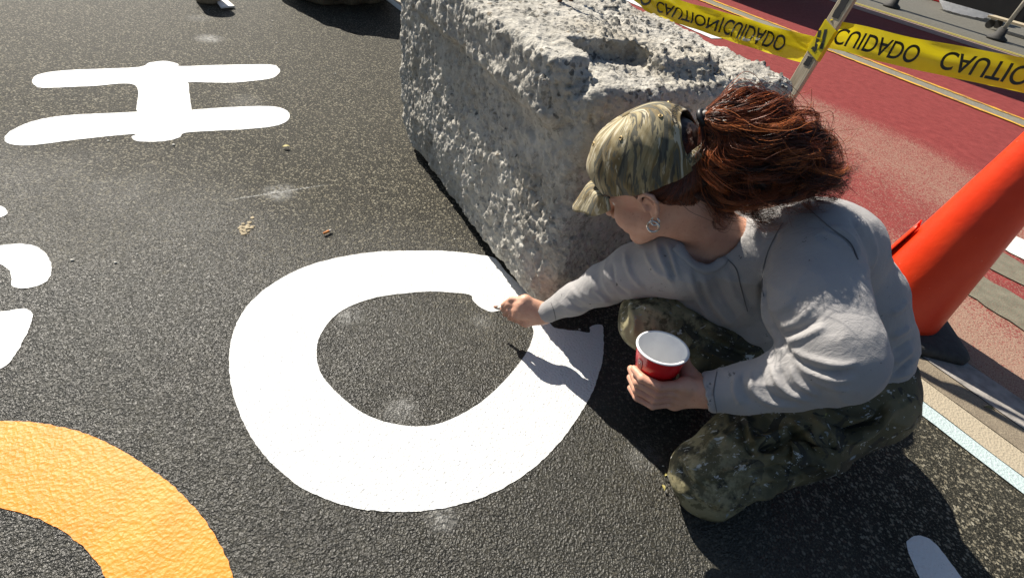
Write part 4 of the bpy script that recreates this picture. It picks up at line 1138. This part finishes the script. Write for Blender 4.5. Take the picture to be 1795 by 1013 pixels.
# ---- hair
m = M('auburn_hair')
t = m.attr('tint', 'Fac')
m.set(color=m.ramp(t, [(0.0, (.026, .008, .004)), (.35, (.125, .029, .009)), (.7, (.31, .076, .019)), (1.0, (.50, .16, .048))]), rough=.34, spec=.5)
HAIR = m.m
DARKHAIR = simple('dark_hair', (.016, .0075, .005), .5, .3, 200)
def strands(name, curves, rad, m, parent, tint=None):
    """curves: (n, k, 3) -> three-sided tapering tubes in one mesh"""
    C = np.asarray(curves); n, k, _ = C.shape
    T = np.gradient(C, axis=1); T /= np.linalg.norm(T, axis=2)[..., None] + 1e-9
    ref = RNG.normal(size=(n, 1, 3)); A = ref - T * np.sum(ref * T, 2, keepdims=True); A /= np.linalg.norm(A, axis=2)[..., None] + 1e-9
    B = np.cross(T, A); w = np.asarray(rad).reshape(-1, 1, 1) * np.interp(np.linspace(0, 1, k), [0, .6, 1], [1, 1, .25])[None, :, None]
    ring = [C + w * (A * math.cos(a) + B * math.sin(a)) for a in (0, 2.094, 4.189)]
    V = np.stack(ring, 2).reshape(-1, 3)
    base = (np.arange(n)[:, None] * k + np.arange(k - 1)[None, :]) * 3
    F = []
    for j in range(3):
        F.append(np.stack([base + j, base + (j + 1) % 3, base + 3 + (j + 1) % 3, base + 3 + j], -1).reshape(-1, 4))
    o = obj(name, V, np.concatenate(F), m, parent)
    if tint is not None: fattr(o, 'tint', np.repeat(np.clip(tint, 0, 1), k * 3))
    return o
TIE = hp(-.125, .0, .088)
def bundle(guide, rads, n, k, curl, freq, frizz, seed, lock=.006, flat=1.0, tint0=.35):
    g = spline(guide, 10); u = np.linspace(0, 1, len(g)); uk = np.linspace(0, 1, k)
    gc = np.stack([np.interp(uk, u, g[:, a]) for a in range(3)], 1)
    T = np.gradient(gc, axis=0); T /= np.linalg.norm(T, axis=1)[:, None]
    e1 = np.cross(T, np.array([0, 0, 1.0])); e1 /= np.linalg.norm(e1, axis=1)[:, None]; e2 = np.cross(e1, T)
    r = np.interp(uk, np.linspace(0, 1, len(rads)), rads)
    rg = np.random.default_rng(seed)
    a = rg.uniform(0, 2 * np.pi, n); q = np.sqrt(rg.uniform(0.02, 1, n))
    ln = rg.uniform(.72, 1.0, n)
    cl = rg.integers(0, max(n // 44, 2), n)                       # locks
    la = rg.uniform(0, 2 * np.pi, cl.max() + 1)[cl]; lq = np.sqrt(rg.uniform(.05, 1, cl.max() + 1))[cl]
    sp = np.where(rg.uniform(0, 1, n) < .86, 1.0, 4.5); a2 = la; q2 = lq; ox = rg.normal(0, .0030, n) * sp; oy = rg.normal(0, .0030, n) * sp
    ph = rg.uniform(0, 6.28, cl.max() + 1)[cl] + rg.normal(0, .12, n); fr = (freq * rg.uniform(.7, 1.35, cl.max() + 1))[cl]
    amp = (curl * rg.uniform(.4, 1.5, cl.max() + 1))[cl]
    nl = cl.max() + 1; wa = rg.normal(0, 1, (nl, 3, 2)); wp = rg.uniform(0, 6.28, (nl, 3, 2))
    out = np.zeros((n, k, 3))
    for j in range(k):
        uu = uk[j] * ln
        c = np.stack([np.interp(uu, uk, gc[:, b]) for b in range(3)], 1)
        E1 = np.stack([np.interp(uu, uk, e1[:, b]) for b in range(3)], 1); E2 = np.stack([np.interp(uu, uk, e2[:, b]) for b in range(3)], 1)
        rr = np.interp(uu, uk, r)
        wv = amp * np.clip(uu * 2.2, 0, 1) ** 1.2
        ramp_ = np.clip(uu * 3, .15, 1)
        w2 = amp * .22 * np.clip(uu * 2, 0, 1); f2 = fr * 3.1 * 6.28 * uu + ph * 2.3
        x = w2 * np.sin(f2) + rr * q2 * np.cos(a2) + wv * np.cos(fr * 6.28 * uu + ph); y = rr * q2 * np.sin(a2) * flat + wv * np.sin(fr * 6.28 * uu + ph)
        x = x + ox * ramp_; y = y + oy * ramp_
        for h_ in range(3):
            g_ = np.clip(uu * 1.6, 0, 1) * lock * .55 ** h_
            x = x + g_ * wa[cl, h_, 0] * np.sin((1.3 + 1.7 * h_) * 3.1 * uu + wp[cl, h_, 0]); y = y + g_ * wa[cl, h_, 1] * np.sin((1.3 + 1.7 * h_) * 3.1 * uu + wp[cl, h_, 1])
        out[:, j] = c + E1 * x[:, None] + E2 * y[:, None]
    out += frizz * np.cumsum(rg.normal(0, 1, out.shape), 1) * .35
    tint = np.clip(tint0 + rg.normal(0, .28, cl.max() + 1)[cl] + rg.normal(0, .07, n), 0, 1)
    return out, tint
hair = empty('hair', TIE); parent_to(hair, person)
K = 30
gs = [
    ([TIE, P(1275, 212, .838), P(1330, 236, .848), P(1385, 274, .868), P(1426, 312, .885), P(1448, 334, .90)], [.013, .034, .044, .046, .042, .034], 3300, .019, 3.6, .42),
    ([TIE, P(1270, 228, .85), P(1305, 280, .868), P(1340, 325, .888), P(1380, 345, .905)], [.013, .036, .048, .050, .040], 2000, .022, 3.3, .38),
    ([TIE, P(1255, 240, .86), P(1258, 300, .885), P(1268, 350, .915), P(1285, 375, .93)], [.013, .030, .036, .034, .026], 1500, .013, 2.4, .30),
    ([TIE, P(1265, 204, .838), P(1310, 204, .838), P(1360, 226, .848), P(1408, 262, .865), P(1440, 288, .88)], [.013, .026, .028, .030, .032, .034], 1300, .013, 2.6, .50),
]
allc, allt = [], []
for i, (g, r, n, cu_, fq, t0) in enumerate(gs):
    c_, t_ = bundle(g, r, n, K, cu_, fq, .00028, 100 + i, tint0=t0); allc.append(c_); allt.append(t_)
# loose curls past the end of the tail
fly = [
    ([P(1380, 250, .86), P(1420, 232, .855), P(1455, 245, .86), P(1470, 285, .875), P(1455, 310, .88)], 16), ([P(1395, 265, .87), P(1440, 240, .86), P(1468, 262, .87), P(1462, 300, .88)], 14),
    ([P(1400, 300, .88), P(1450, 300, .88), P(1478, 325, .89), P(1470, 342, .895)], 22), ([P(1410, 320, .89), P(1455, 325, .89), P(1482, 335, .895), P(1472, 352, .90)], 18),
    ([P(1330, 355, .905), P(1322, 375, .92), P(1335, 384, .925), P(1358, 372, .925), P(1356, 352, .92)], 16), ([P(1235, 330, .90), P(1245, 375, .93), P(1268, 395, .945), P(1282, 380, .94)], 16),
    ([P(1250, 190, .84), P(1300, 168, .83), P(1350, 180, .835), P(1400, 215, .85)], 40), ([P(1290, 180, .83), P(1340, 168, .83), P(1390, 200, .84), P(1425, 245, .86)], 30), ([P(1385, 330, .90), P(1430, 345, .905), P(1462, 352, .91), P(1440, 338, .905)], 20)]
for i, (g, n) in enumerate(fly):
    c_, t_ = bundle(g, [.004, .006, .008, .008, .006], n, K, .003, 1.2, .0005, 300 + i, lock=.003, tint0=.45); allc.append(c_); allt.append(t_)
A = np.concatenate(allc); Tn = np.concatenate(allt)
strands('ponytail', A, RNG.uniform(.00026, .00055, len(A)), HAIR, hair, Tn)
def build_hair_core():
    f = Field(TIE - .30, TIE + .34, .005)
    for g, r, *_ in gs:
        f.chain([np.asarray(q) for q in g[:-1]] + [np.asarray(g[-2]) * .6 + np.asarray(g[-1]) * .4], [x * .46 * (1 if 0 < q_ < len(r) - 1 else .3) for q_, x in enumerate(r)], .02)
    V, Q = f.mesh(); N = vnormals(V, Q); V = V + N * (.006 * fbm(V * 45, 3, 3))[:, None]
    obj('ponytail_core', V, Q, DARKHAIR, hair)
    # hair lying on the head below the cap
    f = Field(HO - .16, HO + .20, .003)
    f.ell(hp(-.006, 0, .048), (.101, .0795, .088), HM, .01)
    f.cap(hp(-.07, 0, -.01), hp(-.055, 0, -.045), .040, .022, .03)
    for s in (-1, 1):
        f.cap(hp(.012, s * .070, .034), hp(-.04, s * .066, .0), .010, .016, .015)
        f.ell(hp(.070, s * .070, .020), (.050, .03, .040), HM, .010, True)
        f.ell(hp(-.002, s * .084, -.008), (.019, .028, .026), HM, .006, True)
        f.cap(hp(-.050, s * .040, .0), hp(-.052, s * .030, -.034), .030, .020, .02)          # clear of the ear
        f.ell(hp(.058, s * .078, -.030), (.042, .03, .040), HM, .010, True)
    f.ell(hp(.125, 0, -.01), (.062, .11, .075), HM, .010, True)                        # clear of the face
    V, Q = f.mesh(); N = vnormals(V, Q)
    V = V + N * (.0014 * fbm(((V - HO) @ HM.T) * np.array([30, 120, 220]), 3, 3))[:, None]
    return obj('scalp_hair', V, Q, DARKHAIR, hair)
SCALP = build_hair_core()
# fine hairs on the head, combed back to the tie
def scalp_strands():
    rg = np.random.default_rng(5); out = []; tn = []
    def onhead(x, z, s, lift):
        q = 1 - ((x + .006) / .101) ** 2 - ((z - .048) / .088) ** 2
        ok, loc, nr, _ = SCALP.ray_cast(Vector(hp(x, s * .16, z)), Vector(-s * HL))
        yy = abs((np.array(loc) - HO) @ HL) if ok else .0795 * math.sqrt(max(q, 0.0))
        if yy < .02: yy = .0795 * math.sqrt(max(q, 0.02))
        return np.array([x, s * (yy + lift), z])
    for s, n in ((1, 1500), (-1, 600)):
        for _ in range(n):
            x0 = rg.uniform(-.075, .060); z0 = .040 - max(0, -x0) * 1.15 + rg.uniform(-.022, .018) - max(0, x0) * .05
            lf = abs(rg.normal(0, .0010)) + .0006
            xs = np.linspace(min(x0, .058), -.100, 12); tt = np.linspace(0, 1, 12)
            zs = z0 * (1 - tt) + (.062 + rg.normal(0, .008)) * tt - .010 * np.sin(tt * math.pi) + .0015 * np.sin(tt * 9 + rg.uniform(0, 6))
            q = np.array([onhead(x, z, s, lf) for x, z in zip(xs, zs)])
            out.append(q + rg.normal(0, .0002, q.shape)); tn.append(rg.normal(.30, .15))
    C_ = np.array(out); C_ = HO + C_ @ HM
    strands('combed_hair', C_, np.full(len(C_), .00045), HAIR, hair, np.clip(tn, 0, 1))
scalp_strands()
MB().lathe(TIE + HF * .004, frame_from(HF * -.95 + HU * .1, HU), [(.0125 + .0045 * math.cos(a), .0055 * math.sin(a)) for a in np.linspace(0, 2 * math.pi, 12, endpoint=False)], 28, True).build('hair_tie', simple('black_elastic', (.012, .012, .014), .45, .3, 200), hair, True)

# ---- earring: small hoop hanging in a larger one
STEEL = simple('polished_steel', (.62, .60, .57), .18, .1, 60, metal=1.0)
ec = hp(-.003, .083, -.030)
er = empty('earring', ec); parent_to(er, person)
dn = np.array([0, 0, -1.0])
fr = frame_from(HL * .9 + np.array([0, 0, .15]), (0, 0, 1))
def torus(c, fr, R, r, name, par, wob=0):
    n, k = 36, 10; v = []
    for i in range(n):
        a = 2 * math.pi * i / n; d = fr[0] * math.cos(a) + fr[1] * math.sin(a)
        for j in range(k):
            b = 2 * math.pi * j / k; v.append(c + d * (R + r * math.cos(b)) + fr[2] * r * math.sin(b))
    f = [(i * k + j, ((i + 1) % n) * k + j, ((i + 1) % n) * k + (j + 1) % k, i * k + (j + 1) % k) for i in range(n) for j in range(k)]
    return MB().add(v, f).build(name, STEEL, par, True)
torus(ec + dn * .004, fr, .0075, .0019, 'small_hoop', er)
torus(ec + dn * .0145 + HL * .001, fr, .0105, .0021, 'large_hoop', er)

# ================================================================== CUP AND BRUSH
RED_P = M('red_plastic'); RED_P.set(color=(.62, .006, .012), rough=.22, spec=.5, coat=.2)
WHITE_P = M('white_plastic'); nz = WHITE_P.noise(30, 4); WHITE_P.set(color=WHITE_P.mix(WHITE_P.math('MULTIPLY', WHITE_P.step(nz, .55, .7), .5), (.80, .81, .82), (.70, .70, .72)), rough=.35)
cup = empty('paper_cup', CUPO - CUPN * .118)
cup.name = 'plastic_cup'
tag(cup, 'red plastic cup with white inside, held in the hand above the knee', 'cup')
cax = np.array([CE1, CE2, CUPN])
R_ = lambda t, o=0: (cup_r(t) + o, -t)
MB().lathe(CUPO, cax, [(.0005, -.118), R_(.118), R_(.092), (cup_r(.092) + .0012, -.0905), R_(.06, .0012), R_(.042, .0012), (cup_r(.04) + .0024, -.040), R_(.02, .0024), R_(.004, .0024)], 64).build('cup_wall', RED_P.m, cup, True)
MB().lathe(CUPO, cax, [R_(.003, .0007), R_(.03, .0003), R_(.06, -.0007), R_(.092, -.0012), R_(.1165, -.0012), (.0005, -.1165)], 64).build('cup_inside', WHITE_P.m, cup, True)
MB().lathe(CUPO, cax, [(cup_r(0) + .0018 + .0026 * math.cos(a), -.0015 + .0022 * math.sin(a)) for a in np.linspace(0, 2 * math.pi, 12, endpoint=False)], 64, True).build('cup_rim', WHITE_P.m, cup, True)
# a little white paint left in the bottom
MB().lathe(CUPO, cax, [(cup_r(.100) - .0016, -.100), (.0005, -.1000)], 48).build('paint', WHITE, cup, True)
# dark oval emblem pressed into the left side, with pale dots
DRED = M('dark_red_emblem'); DRED.set(color=(.22, .002, .006), rough=.25)
def cup_patch(ph0, ph1, t0, t1, off, name, mt, par, rnd=True):
    v = []; n = 24
    for k in range(n):
        a = 2 * math.pi * k / n; ca = math.copysign(abs(math.cos(a)) ** .6, math.cos(a)); sa = math.copysign(abs(math.sin(a)) ** .6, math.sin(a))
        v.append(cpol((ph0 + ph1) / 2 + (ph1 - ph0) / 2 * ca, off, (t0 + t1) / 2 + (t1 - t0) / 2 * sa))
    v.append(cpol((ph0 + ph1) / 2, off + .0002, (t0 + t1) / 2))
    return MB().add(v, [(k, (k + 1) % n, n) for k in range(n)]).build(name, mt, par, True)
em = cup_patch(124, 141, .017, .043, .0034, 'emblem', DRED.m, cup)
for dp, dt in ((-2.5, .022), (2.5, .0225), (0, .027)): cup_patch(132.5 + dp - 1.1, 132.5 + dp + 1.1, dt - .0009, dt + .0009, .0039, 'emblem_dot', WHITE_P.m, em)

brush = empty('paint_brush', P(866, 537, 1.42))
tag(brush, 'small flat paint brush with pale handle held to the white paint', 'brush')
b0, b1, b2 = P(866, 537.5, 1.420), P(878, 541, 1.408), P(893, 546.5, 1.392)
b3 = b2 + (b2 - b1) / np.linalg.norm(b2 - b1) * .07
PALEW = simple('pale_handle', (.50, .46, .38), .5, .2, 80)
MB().tube([b1, b2, b3], [.0042, .0040, .003], 10).build('handle', PALEW, brush, True)
MB().tube([b1 * .5 + b0 * .5, b1], [.0052, .0045], 12).build('ferrule', simple('ferrule_metal', (.45, .42, .38), .35, .2, 90, metal=.7), brush, True)
MB().tube([b0, b1 * .5 + b0 * .5], [.0030, .0055], 12).build('bristles', simple('reddish_bristles', (.26, .12, .07), .7, .4, 400), brush, True)

# ================================================================== THINGS FURTHER OFF
def rock(name, c, rad, seed, mt, res=.02, amp=.25):
    c = np.asarray(c, float); f = Field(c - np.array(rad) * 1.6, c + np.array(rad) * 1.6, res)
    f.ell(c, rad, None, .02)
    V, Q = f.mesh(); N = vnormals(V, Q)
    d, i = worley((V - c) / max(rad) * 1.6, seed)
    V = V + N * ((amp * max(rad) * (fbm((V - c) / max(rad) * 2, 3, seed) + .35 * (i - .5)))[:, None]) + N * (.03 * max(rad) * fbm((V - c) / max(rad) * 9, 3, seed + 2))[:, None]
    V[:, 2] = np.maximum(V[:, 2], .006)
    return obj(name, V, Q, mt)
m = M('brown_rock')
n = m.noise(7, 5, .65); k = m.noise(30, 4, .7)
c = m.ramp(n, [(.3, (.06, .048, .030)), (.5, (.16, .13, .085)), (.7, (.30, .26, .18))])
c = m.mix(m.math('MULTIPLY', m.step(k, .56, .7), .6), c, (.36, .33, .27))
m.set(color=c, rough=.9, normal=m.bump(m.noise(45, 5, .7), .02, .9))
bo = G(578, 6); bo = bo + np.array([-.02, .22, 0])
b = rock('boulder', bo + np.array([0, 0, .30]), (.50, .42, .36), 4, m.m, .016, .16)
tag(b, 'brown rough boulder casting a dark shadow at the top of the view', 'boulder')

# tan paint bucket with its pale lid lying beside it
bp = G(358, 10); bp = bp + np.array([-.02, .08, 0])
bk = empty('paint_bucket', bp); tag(bk, 'small tan paint bucket at the top edge, beside a white lid', 'bucket')
zf = np.eye(3)
BUCK = simple('tan_bucket', (.30, .235, .16), .6, .3, 25)
MB().lathe(bp, zf, [(.001, .006), (.066, .006), (.072, .01), (.080, .20), (.084, .20), (.084, .215), (.078, .215), (.070, .02), (.001, .02)], 40).build('bucket_wall', BUCK, bk, True)
MB().tube([bp + np.array([-.083, 0, .20]), bp + np.array([-.09, .03, .12]), bp + np.array([-.05, -.09, .09]), bp + np.array([.05, -.09, .09]), bp + np.array([.09, .03, .12]), bp + np.array([.083, 0, .20])], .002, 6).build('bucket_handle', simple('wire', (.25, .24, .22), .4, .2, 60, metal=.8), bk, True)
MB().lathe(bp, zf, [(.076, .17), (.001, .17)], 40).build('paint', BUCK, bk, True)
q = [G(378, 4), G(396, 2), G(413, 16), G(388, 18)]
ld = MB(); tk = .012
top = [p + np.array([0, 0, .006 + tk]) for p in q]; bot = [p + np.array([0, 0, .006]) for p in q]
ld.add(bot + top, [(3, 2, 1, 0), (4, 5, 6, 7), (0, 1, 5, 4), (1, 2, 6, 5), (2, 3, 7, 6), (3, 0, 4, 7)])
lo = ld.build('tray_lid', simple('offwhite_lid', (.72, .68, .62), .5, .1, 30), None, False, .004)
tag(lo, 'off-white flat lid lying against the tan bucket', 'lid')

# barricade across the road: black panel on two legs with rubber feet
fa, fb = rw(10.26, -4.45), rw(10.26, -2.87)
bar = empty('street_barricade', (fa + fb) / 2); tag(bar, 'black barricade panel on pale metal legs across the red lane', 'barricade')
ALU = simple('pale_aluminium', (.52, .49, .42), .4, .15, 20, metal=.3)
BLK = simple('black_panel', (.010, .010, .011), .55, .3, 6)
for p in (fa, fb):
    MB().tube([p + np.array([0, 0, .05]), p + np.array([.05, .02, 1.15])], .028, 10).build('leg', ALU, bar, True)
    MB().lathe(p, zf, [(.001, .012), (.13, .012), (.13, .035), (.07, .07), (.055, .16), (.03, .16)], 24).build('foot', RUBBER, bar, True)
d0, d1 = rw(10.34, -6.6), rw(10.34, 2.0)
MB().box((d0 + d1) / 2 + np.array([0, 0, .63]), np.array([ROADU, ROADW, [0, 0, 1]]), (np.linalg.norm(d1 - d0) / 2, .025, .36)).build('panel', BLK, bar, False, .01)
# stretch of things behind: wrapped bundle on a dolly, red box, white lid
WB = M('white_plastic_sheet'); nn = WB.noise(9, 4); WB.set(color=WB.ramp(nn, [(.3, (.55, .56, .58)), (.7, (.80, .80, .80))]), rough=.3, normal=WB.bump(WB.noise(14, 5, .7), .05, .8))
tb = WB.n('ShaderNodeBsdfTranslucent', i_Color=(.85, .86, .88, 1)); mxb = WB.n('ShaderNodeMixShader', i_0=.55)
WB.t.links.new(WB.b.outputs[0], mxb.inputs[1]); WB.t.links.new(tb.outputs[0], mxb.inputs[2]); WB.t.links.new(mxb.outputs[0], WB.t.nodes['Material Output'].inputs[0])
def blob(name, c, rad, seed, mt):
    f = Field(np.asarray(c) - np.array(rad) * 1.7, np.asarray(c) + np.array(rad) * 1.7, .03); f.ell(c, rad, None, .02)
    V, Q = f.mesh(); N = vnormals(V, Q); V = V + N * (.16 * max(rad) * fbm((V - c) * 5, 3, seed) + .05 * max(rad) * np.abs(fbm((V - c) * 16, 3, seed + 1)))[:, None]; V[:, 2] = np.maximum(V[:, 2], .015)
    return obj(name, V, Q, mt)
o = blob('plastic_bundle', rw(12.4, -4.15) + np.array([0, 0, .22]), (.62, .34, .22), 3, WB.m); tag(o, 'crumpled white plastic bundle on the far lane, larger of two', 'bundle')
o = blob('plastic_bundle', rw(13.0, -5.5) + np.array([0, 0, .08]), (.36, .26, .09), 9, WB.m); tag(o, 'flat white plastic sheet on the far lane beside the red box', 'bundle')
dp = rw(11.55, -3.05)
dol = empty('dolly', dp); tag(dol, 'low wooden dolly on black wheels behind the barricade', 'dolly')
for k in (-1, 0, 1): MB().box(dp + ROADW * .17 * k + np.array([0, 0, .16]), np.array([ROADU, ROADW, [0, 0, 1]]), (.42, .07, .015)).build('plank', WOOD, dol, False, .004)
for i in (-1, 1):
    for j in (-1, 1):
        MB().tube([dp + ROADU * .34 * i + ROADW * (.17 * j - .02) + np.array([0, 0, .065]), dp + ROADU * .34 * i + ROADW * (.17 * j + .02) + np.array([0, 0, .065])], .06, 16).build('wheel', RUBBER, dol, False)
        MB().box(dp + ROADU * .34 * i + ROADW * .17 * j + np.array([0, 0, .135]), np.array([ROADU, ROADW, [0, 0, 1]]), (.03, .035, .010)).build('caster_plate', ALU, dol)
rb = rw(13.4, -4.95)
bx = empty('red_crate', rb); tag(bx, 'red plastic crate at the top edge beyond the barricade', 'crate')
RC = simple('red_crate_plastic', (.45, .02, .02), .4, .2, 20)
for u_, w_, hu, hw in ((.25, 0, .012, .2), (-.25, 0, .012, .2), (0, .2, .262, .012), (0, -.2, .262, .012)):
    MB().box(rb + ROADU * u_ + ROADW * w_ + np.array([0, 0, .17]), np.array([ROADU, ROADW, [0, 0, 1]]), (hu, hw, .16)).build('crate_side', RC, bx, False, .005)
MB().box(rb + np.array([0, 0, .02]), np.array([ROADU, ROADW, [0, 0, 1]]), (.24, .19, .012)).build('crate_bottom', RC, bx)

# parked box truck up the road; only its shadow reaches the view
tk_ = rw(7.42, -5.0)
T3 = np.array([ROADU, ROADW, [0, 0, 1.0]])
tr0 = empty('box_truck', tk_); tag(tr0, 'tall white box truck parked up the road in the lane beyond the double yellow line', 'truck')
TW = simple('truck_white', (.70, .70, .69), .4, .08, 3); TG = simple('truck_glass', (.02, .025, .03), .08, .1, 3)
MB().box(tk_ - ROADU * 3.5 + np.array([0, 0, 2.75]), T3, (3.4, 1.28, 1.72)).build('cargo_box', TW, tr0, False, .03)
for s in (-1, 1):
    MB().box(tk_ - ROADU * .085 + ROADW * s * .62 + np.array([0, 0, 2.75]), T3, (.02, .60, 1.6)).build('rear_door', TW, tr0, False, .01)
    MB().box(tk_ - ROADU * .06 + ROADW * s * 1.12 + np.array([0, 0, .92]), T3, (.03, .10, .07)).build('tail_light', RC, tr0, False, .01)
cabv = [(-7.0, .55), (-8.8, .55), (-8.85, 1.3), (-8.5, 1.55), (-8.1, 2.6), (-7.0, 2.65)]
cv_ = [tk_ + ROADU * a + ROADW * s * 1.1 + np.array([0, 0, b_]) for s in (-1, 1) for a, b_ in cabv]
MB().add(cv_, [tuple(range(5, -1, -1)), tuple(range(6, 12))] + [(i, (i + 1) % 6, 6 + (i + 1) % 6, 6 + i) for i in range(6)]).build('cab', TW, tr0, False, .04)
wsv = [tk_ + ROADU * (a - .02) + ROADW * s * .95 + np.array([0, 0, b_]) for s in (-1, 1) for a, b_ in ((-8.48, 1.62), (-8.12, 2.5))]
MB().add(wsv, [(0, 2, 3, 1)]).build('windscreen', TG, tr0)
for s in (-1, 1):
    MB().box(tk_ - ROADU * 7.9 + ROADW * s * 1.42 + np.array([0, 0, 2.0]), T3, (.05, .11, .22)).build('mirror', RUBBER, tr0, False, .02)
    MB().tube([tk_ - ROADU * 7.85 + ROADW * s * 1.05 + np.array([0, 0, 2.0]), tk_ - ROADU * 7.9 + ROADW * s * 1.36 + np.array([0, 0, 2.0])], .02, 8).build('mirror_arm', RUBBER, tr0)
    for u_ in (-1.5, -2.5, -7.7):
        c_ = tk_ + ROADU * u_ + ROADW * s * 1.0 + np.array([0, 0, .46])
        wh = MB().tube([c_ - ROADW * .13, c_ + ROADW * .13], .45, 28).build('wheel', RUBBER, tr0)
        MB().tube([c_ - ROADW * .135, c_ + ROADW * .135], .24, 20).build('rim', ALU, wh)
MB().box(tk_ - ROADU * 4.2 + np.array([0, 0, .85]), T3, (4.1, .45, .12)).build('chassis', RUBBER, tr0)
MB().box(tk_ - ROADU * .1 + np.array([0, 0, .62]), T3, (.05, 1.15, .09)).build('rear_bumper', RUBBER, tr0, False, .01)

# ================================================================== SMALL THINGS ON THE GROUND
PEB = simple('pale_pebble', (.62, .60, .54), .8, .2, 200); LEAF = simple('dry_leaf', (.42, .36, .12), .7, .3, 200); CRUST = simple('tan_crust', (.36, .30, .20), .9, .4, 120)
def pebble(px, py, r, mt, seed, name='pebble'):
    p = G(px, py); rg = np.random.default_rng(seed)
    v = []; n = 8
    for i, (rr, z) in enumerate(((.6, 0.0), (1, .35), (.75, .8), (.05, 1))):
        for k in range(n):
            a = 2 * math.pi * k / n; q = r * rr * rg.uniform(.75, 1.2)
            v.append(p + np.array([q * math.cos(a), .7 * q * math.sin(a), .0015 + r * .6 * z]))
    f = [(i * n + k, i * n + (k + 1) % n, (i + 1) * n + (k + 1) % n, (i + 1) * n + k) for i in range(3) for k in range(n)]
    return MB().add(v, f).build(name, mt, None, True)
pl = [(127, 457, .0075), (203, 461, .0075), (241, 446, .004), (437, 100, .006), (478, 38, .008), (476, 48, .008), (485, 76, .007), (414, 44, .006), (588, 130, .006), (305, 255, .009), (190, 248, .007), (797, 420, .005), (1015, 578, .006), (1008, 582, .005), (1162, 817, .004)]
for i, (x, y, r) in enumerate(pl):
    tag(pebble(x, y, r * .72, PEB, i), 'tiny pale chip lying on the dark asphalt', 'chip', 'pale chips scattered on the asphalt')
cr_ = MB(); rg = np.random.default_rng(3)
for _ in range(26):
    cc = G(430 + rg.normal(0, 6), 400 + rg.normal(0, 7)); r_ = rg.uniform(.0025, .0075)
    ring_ = [cc + np.array([r_ * rg.uniform(.7, 1.4) * math.cos(k * 1.047), r_ * rg.uniform(.7, 1.4) * math.sin(k * 1.047), .002]) for k in range(6)]
    cr_.add(ring_ + [cc + np.array([0, 0, .003 + r_ * .3])], [(k, (k + 1) % 6, 6) for k in range(6)])
o = cr_.build('dried_splat', CRUST, None, True)
tag(o, 'tan dried splat on the asphalt above the letter O', 'splat')
a_, b_ = G(568, 413) + np.array([0, 0, .0085]), G(581, 407) + np.array([0, 0, .0085])
cg = empty('cigarette_butt', (a_ + b_) / 2 * np.array([1, 1, 0])); tag(cg, 'orange cigarette butt lying on the asphalt left of the block', 'cigarette butt')
MB().tube([a_, a_ * .3 + b_ * .7], .0042, 12).build('filter', simple('filter_paper', (.62, .22, .05), .7, .2, 300), cg, True)
MB().tube([a_ * .3 + b_ * .7, b_], [.0041, .0036], 12).build('stub', simple('stub_paper', (.62, .58, .52), .8, .3, 300), cg, True)
def leaf(px, py, L, ang, mt, lab):
    p = G(px, py); u = np.array([math.cos(ang), math.sin(ang), 0]); w = np.array([-u[1], u[0], 0]); n = 7
    v = []
    for i in range(n):
        t = i / (n - 1); h = .0065 + .004 * math.sin(t * 3.1) + .003 * t; ww = L * .28 * math.sin(math.pi * min(max(t, .03), .97))
        v += [p + u * L * (t - .5) - w * ww + np.array([0, 0, h + .003]), p + u * L * (t - .5) + np.array([0, 0, h]), p + u * L * (t - .5) + w * ww + np.array([0, 0, h + .0025])]
    f = [(3 * i + k, 3 * i + k + 1, 3 * i + 4 + k, 3 * i + 3 + k) for i in range(n - 1) for k in (0, 1)]
    tag(MB().add(v, f).build('dry_leaf', mt, None, True), lab, 'leaf')
leaf(1160, 858, .013, 2.0, LEAF, 'small dry leaf by the knee on the ground')
leaf(1164, 836, .010, .6, LEAF, 'tiny yellowish leaf scrap just above the leaf by the knee')
leaf(502, 261, .03, .5, LEAF, 'yellowish dry leaf on the asphalt below letter H')
leaf(1730, 719, .028, -.3, simple('olive_leaf', (.16, .14, .05), .7), 'small olive leaf on the cream edge strip')
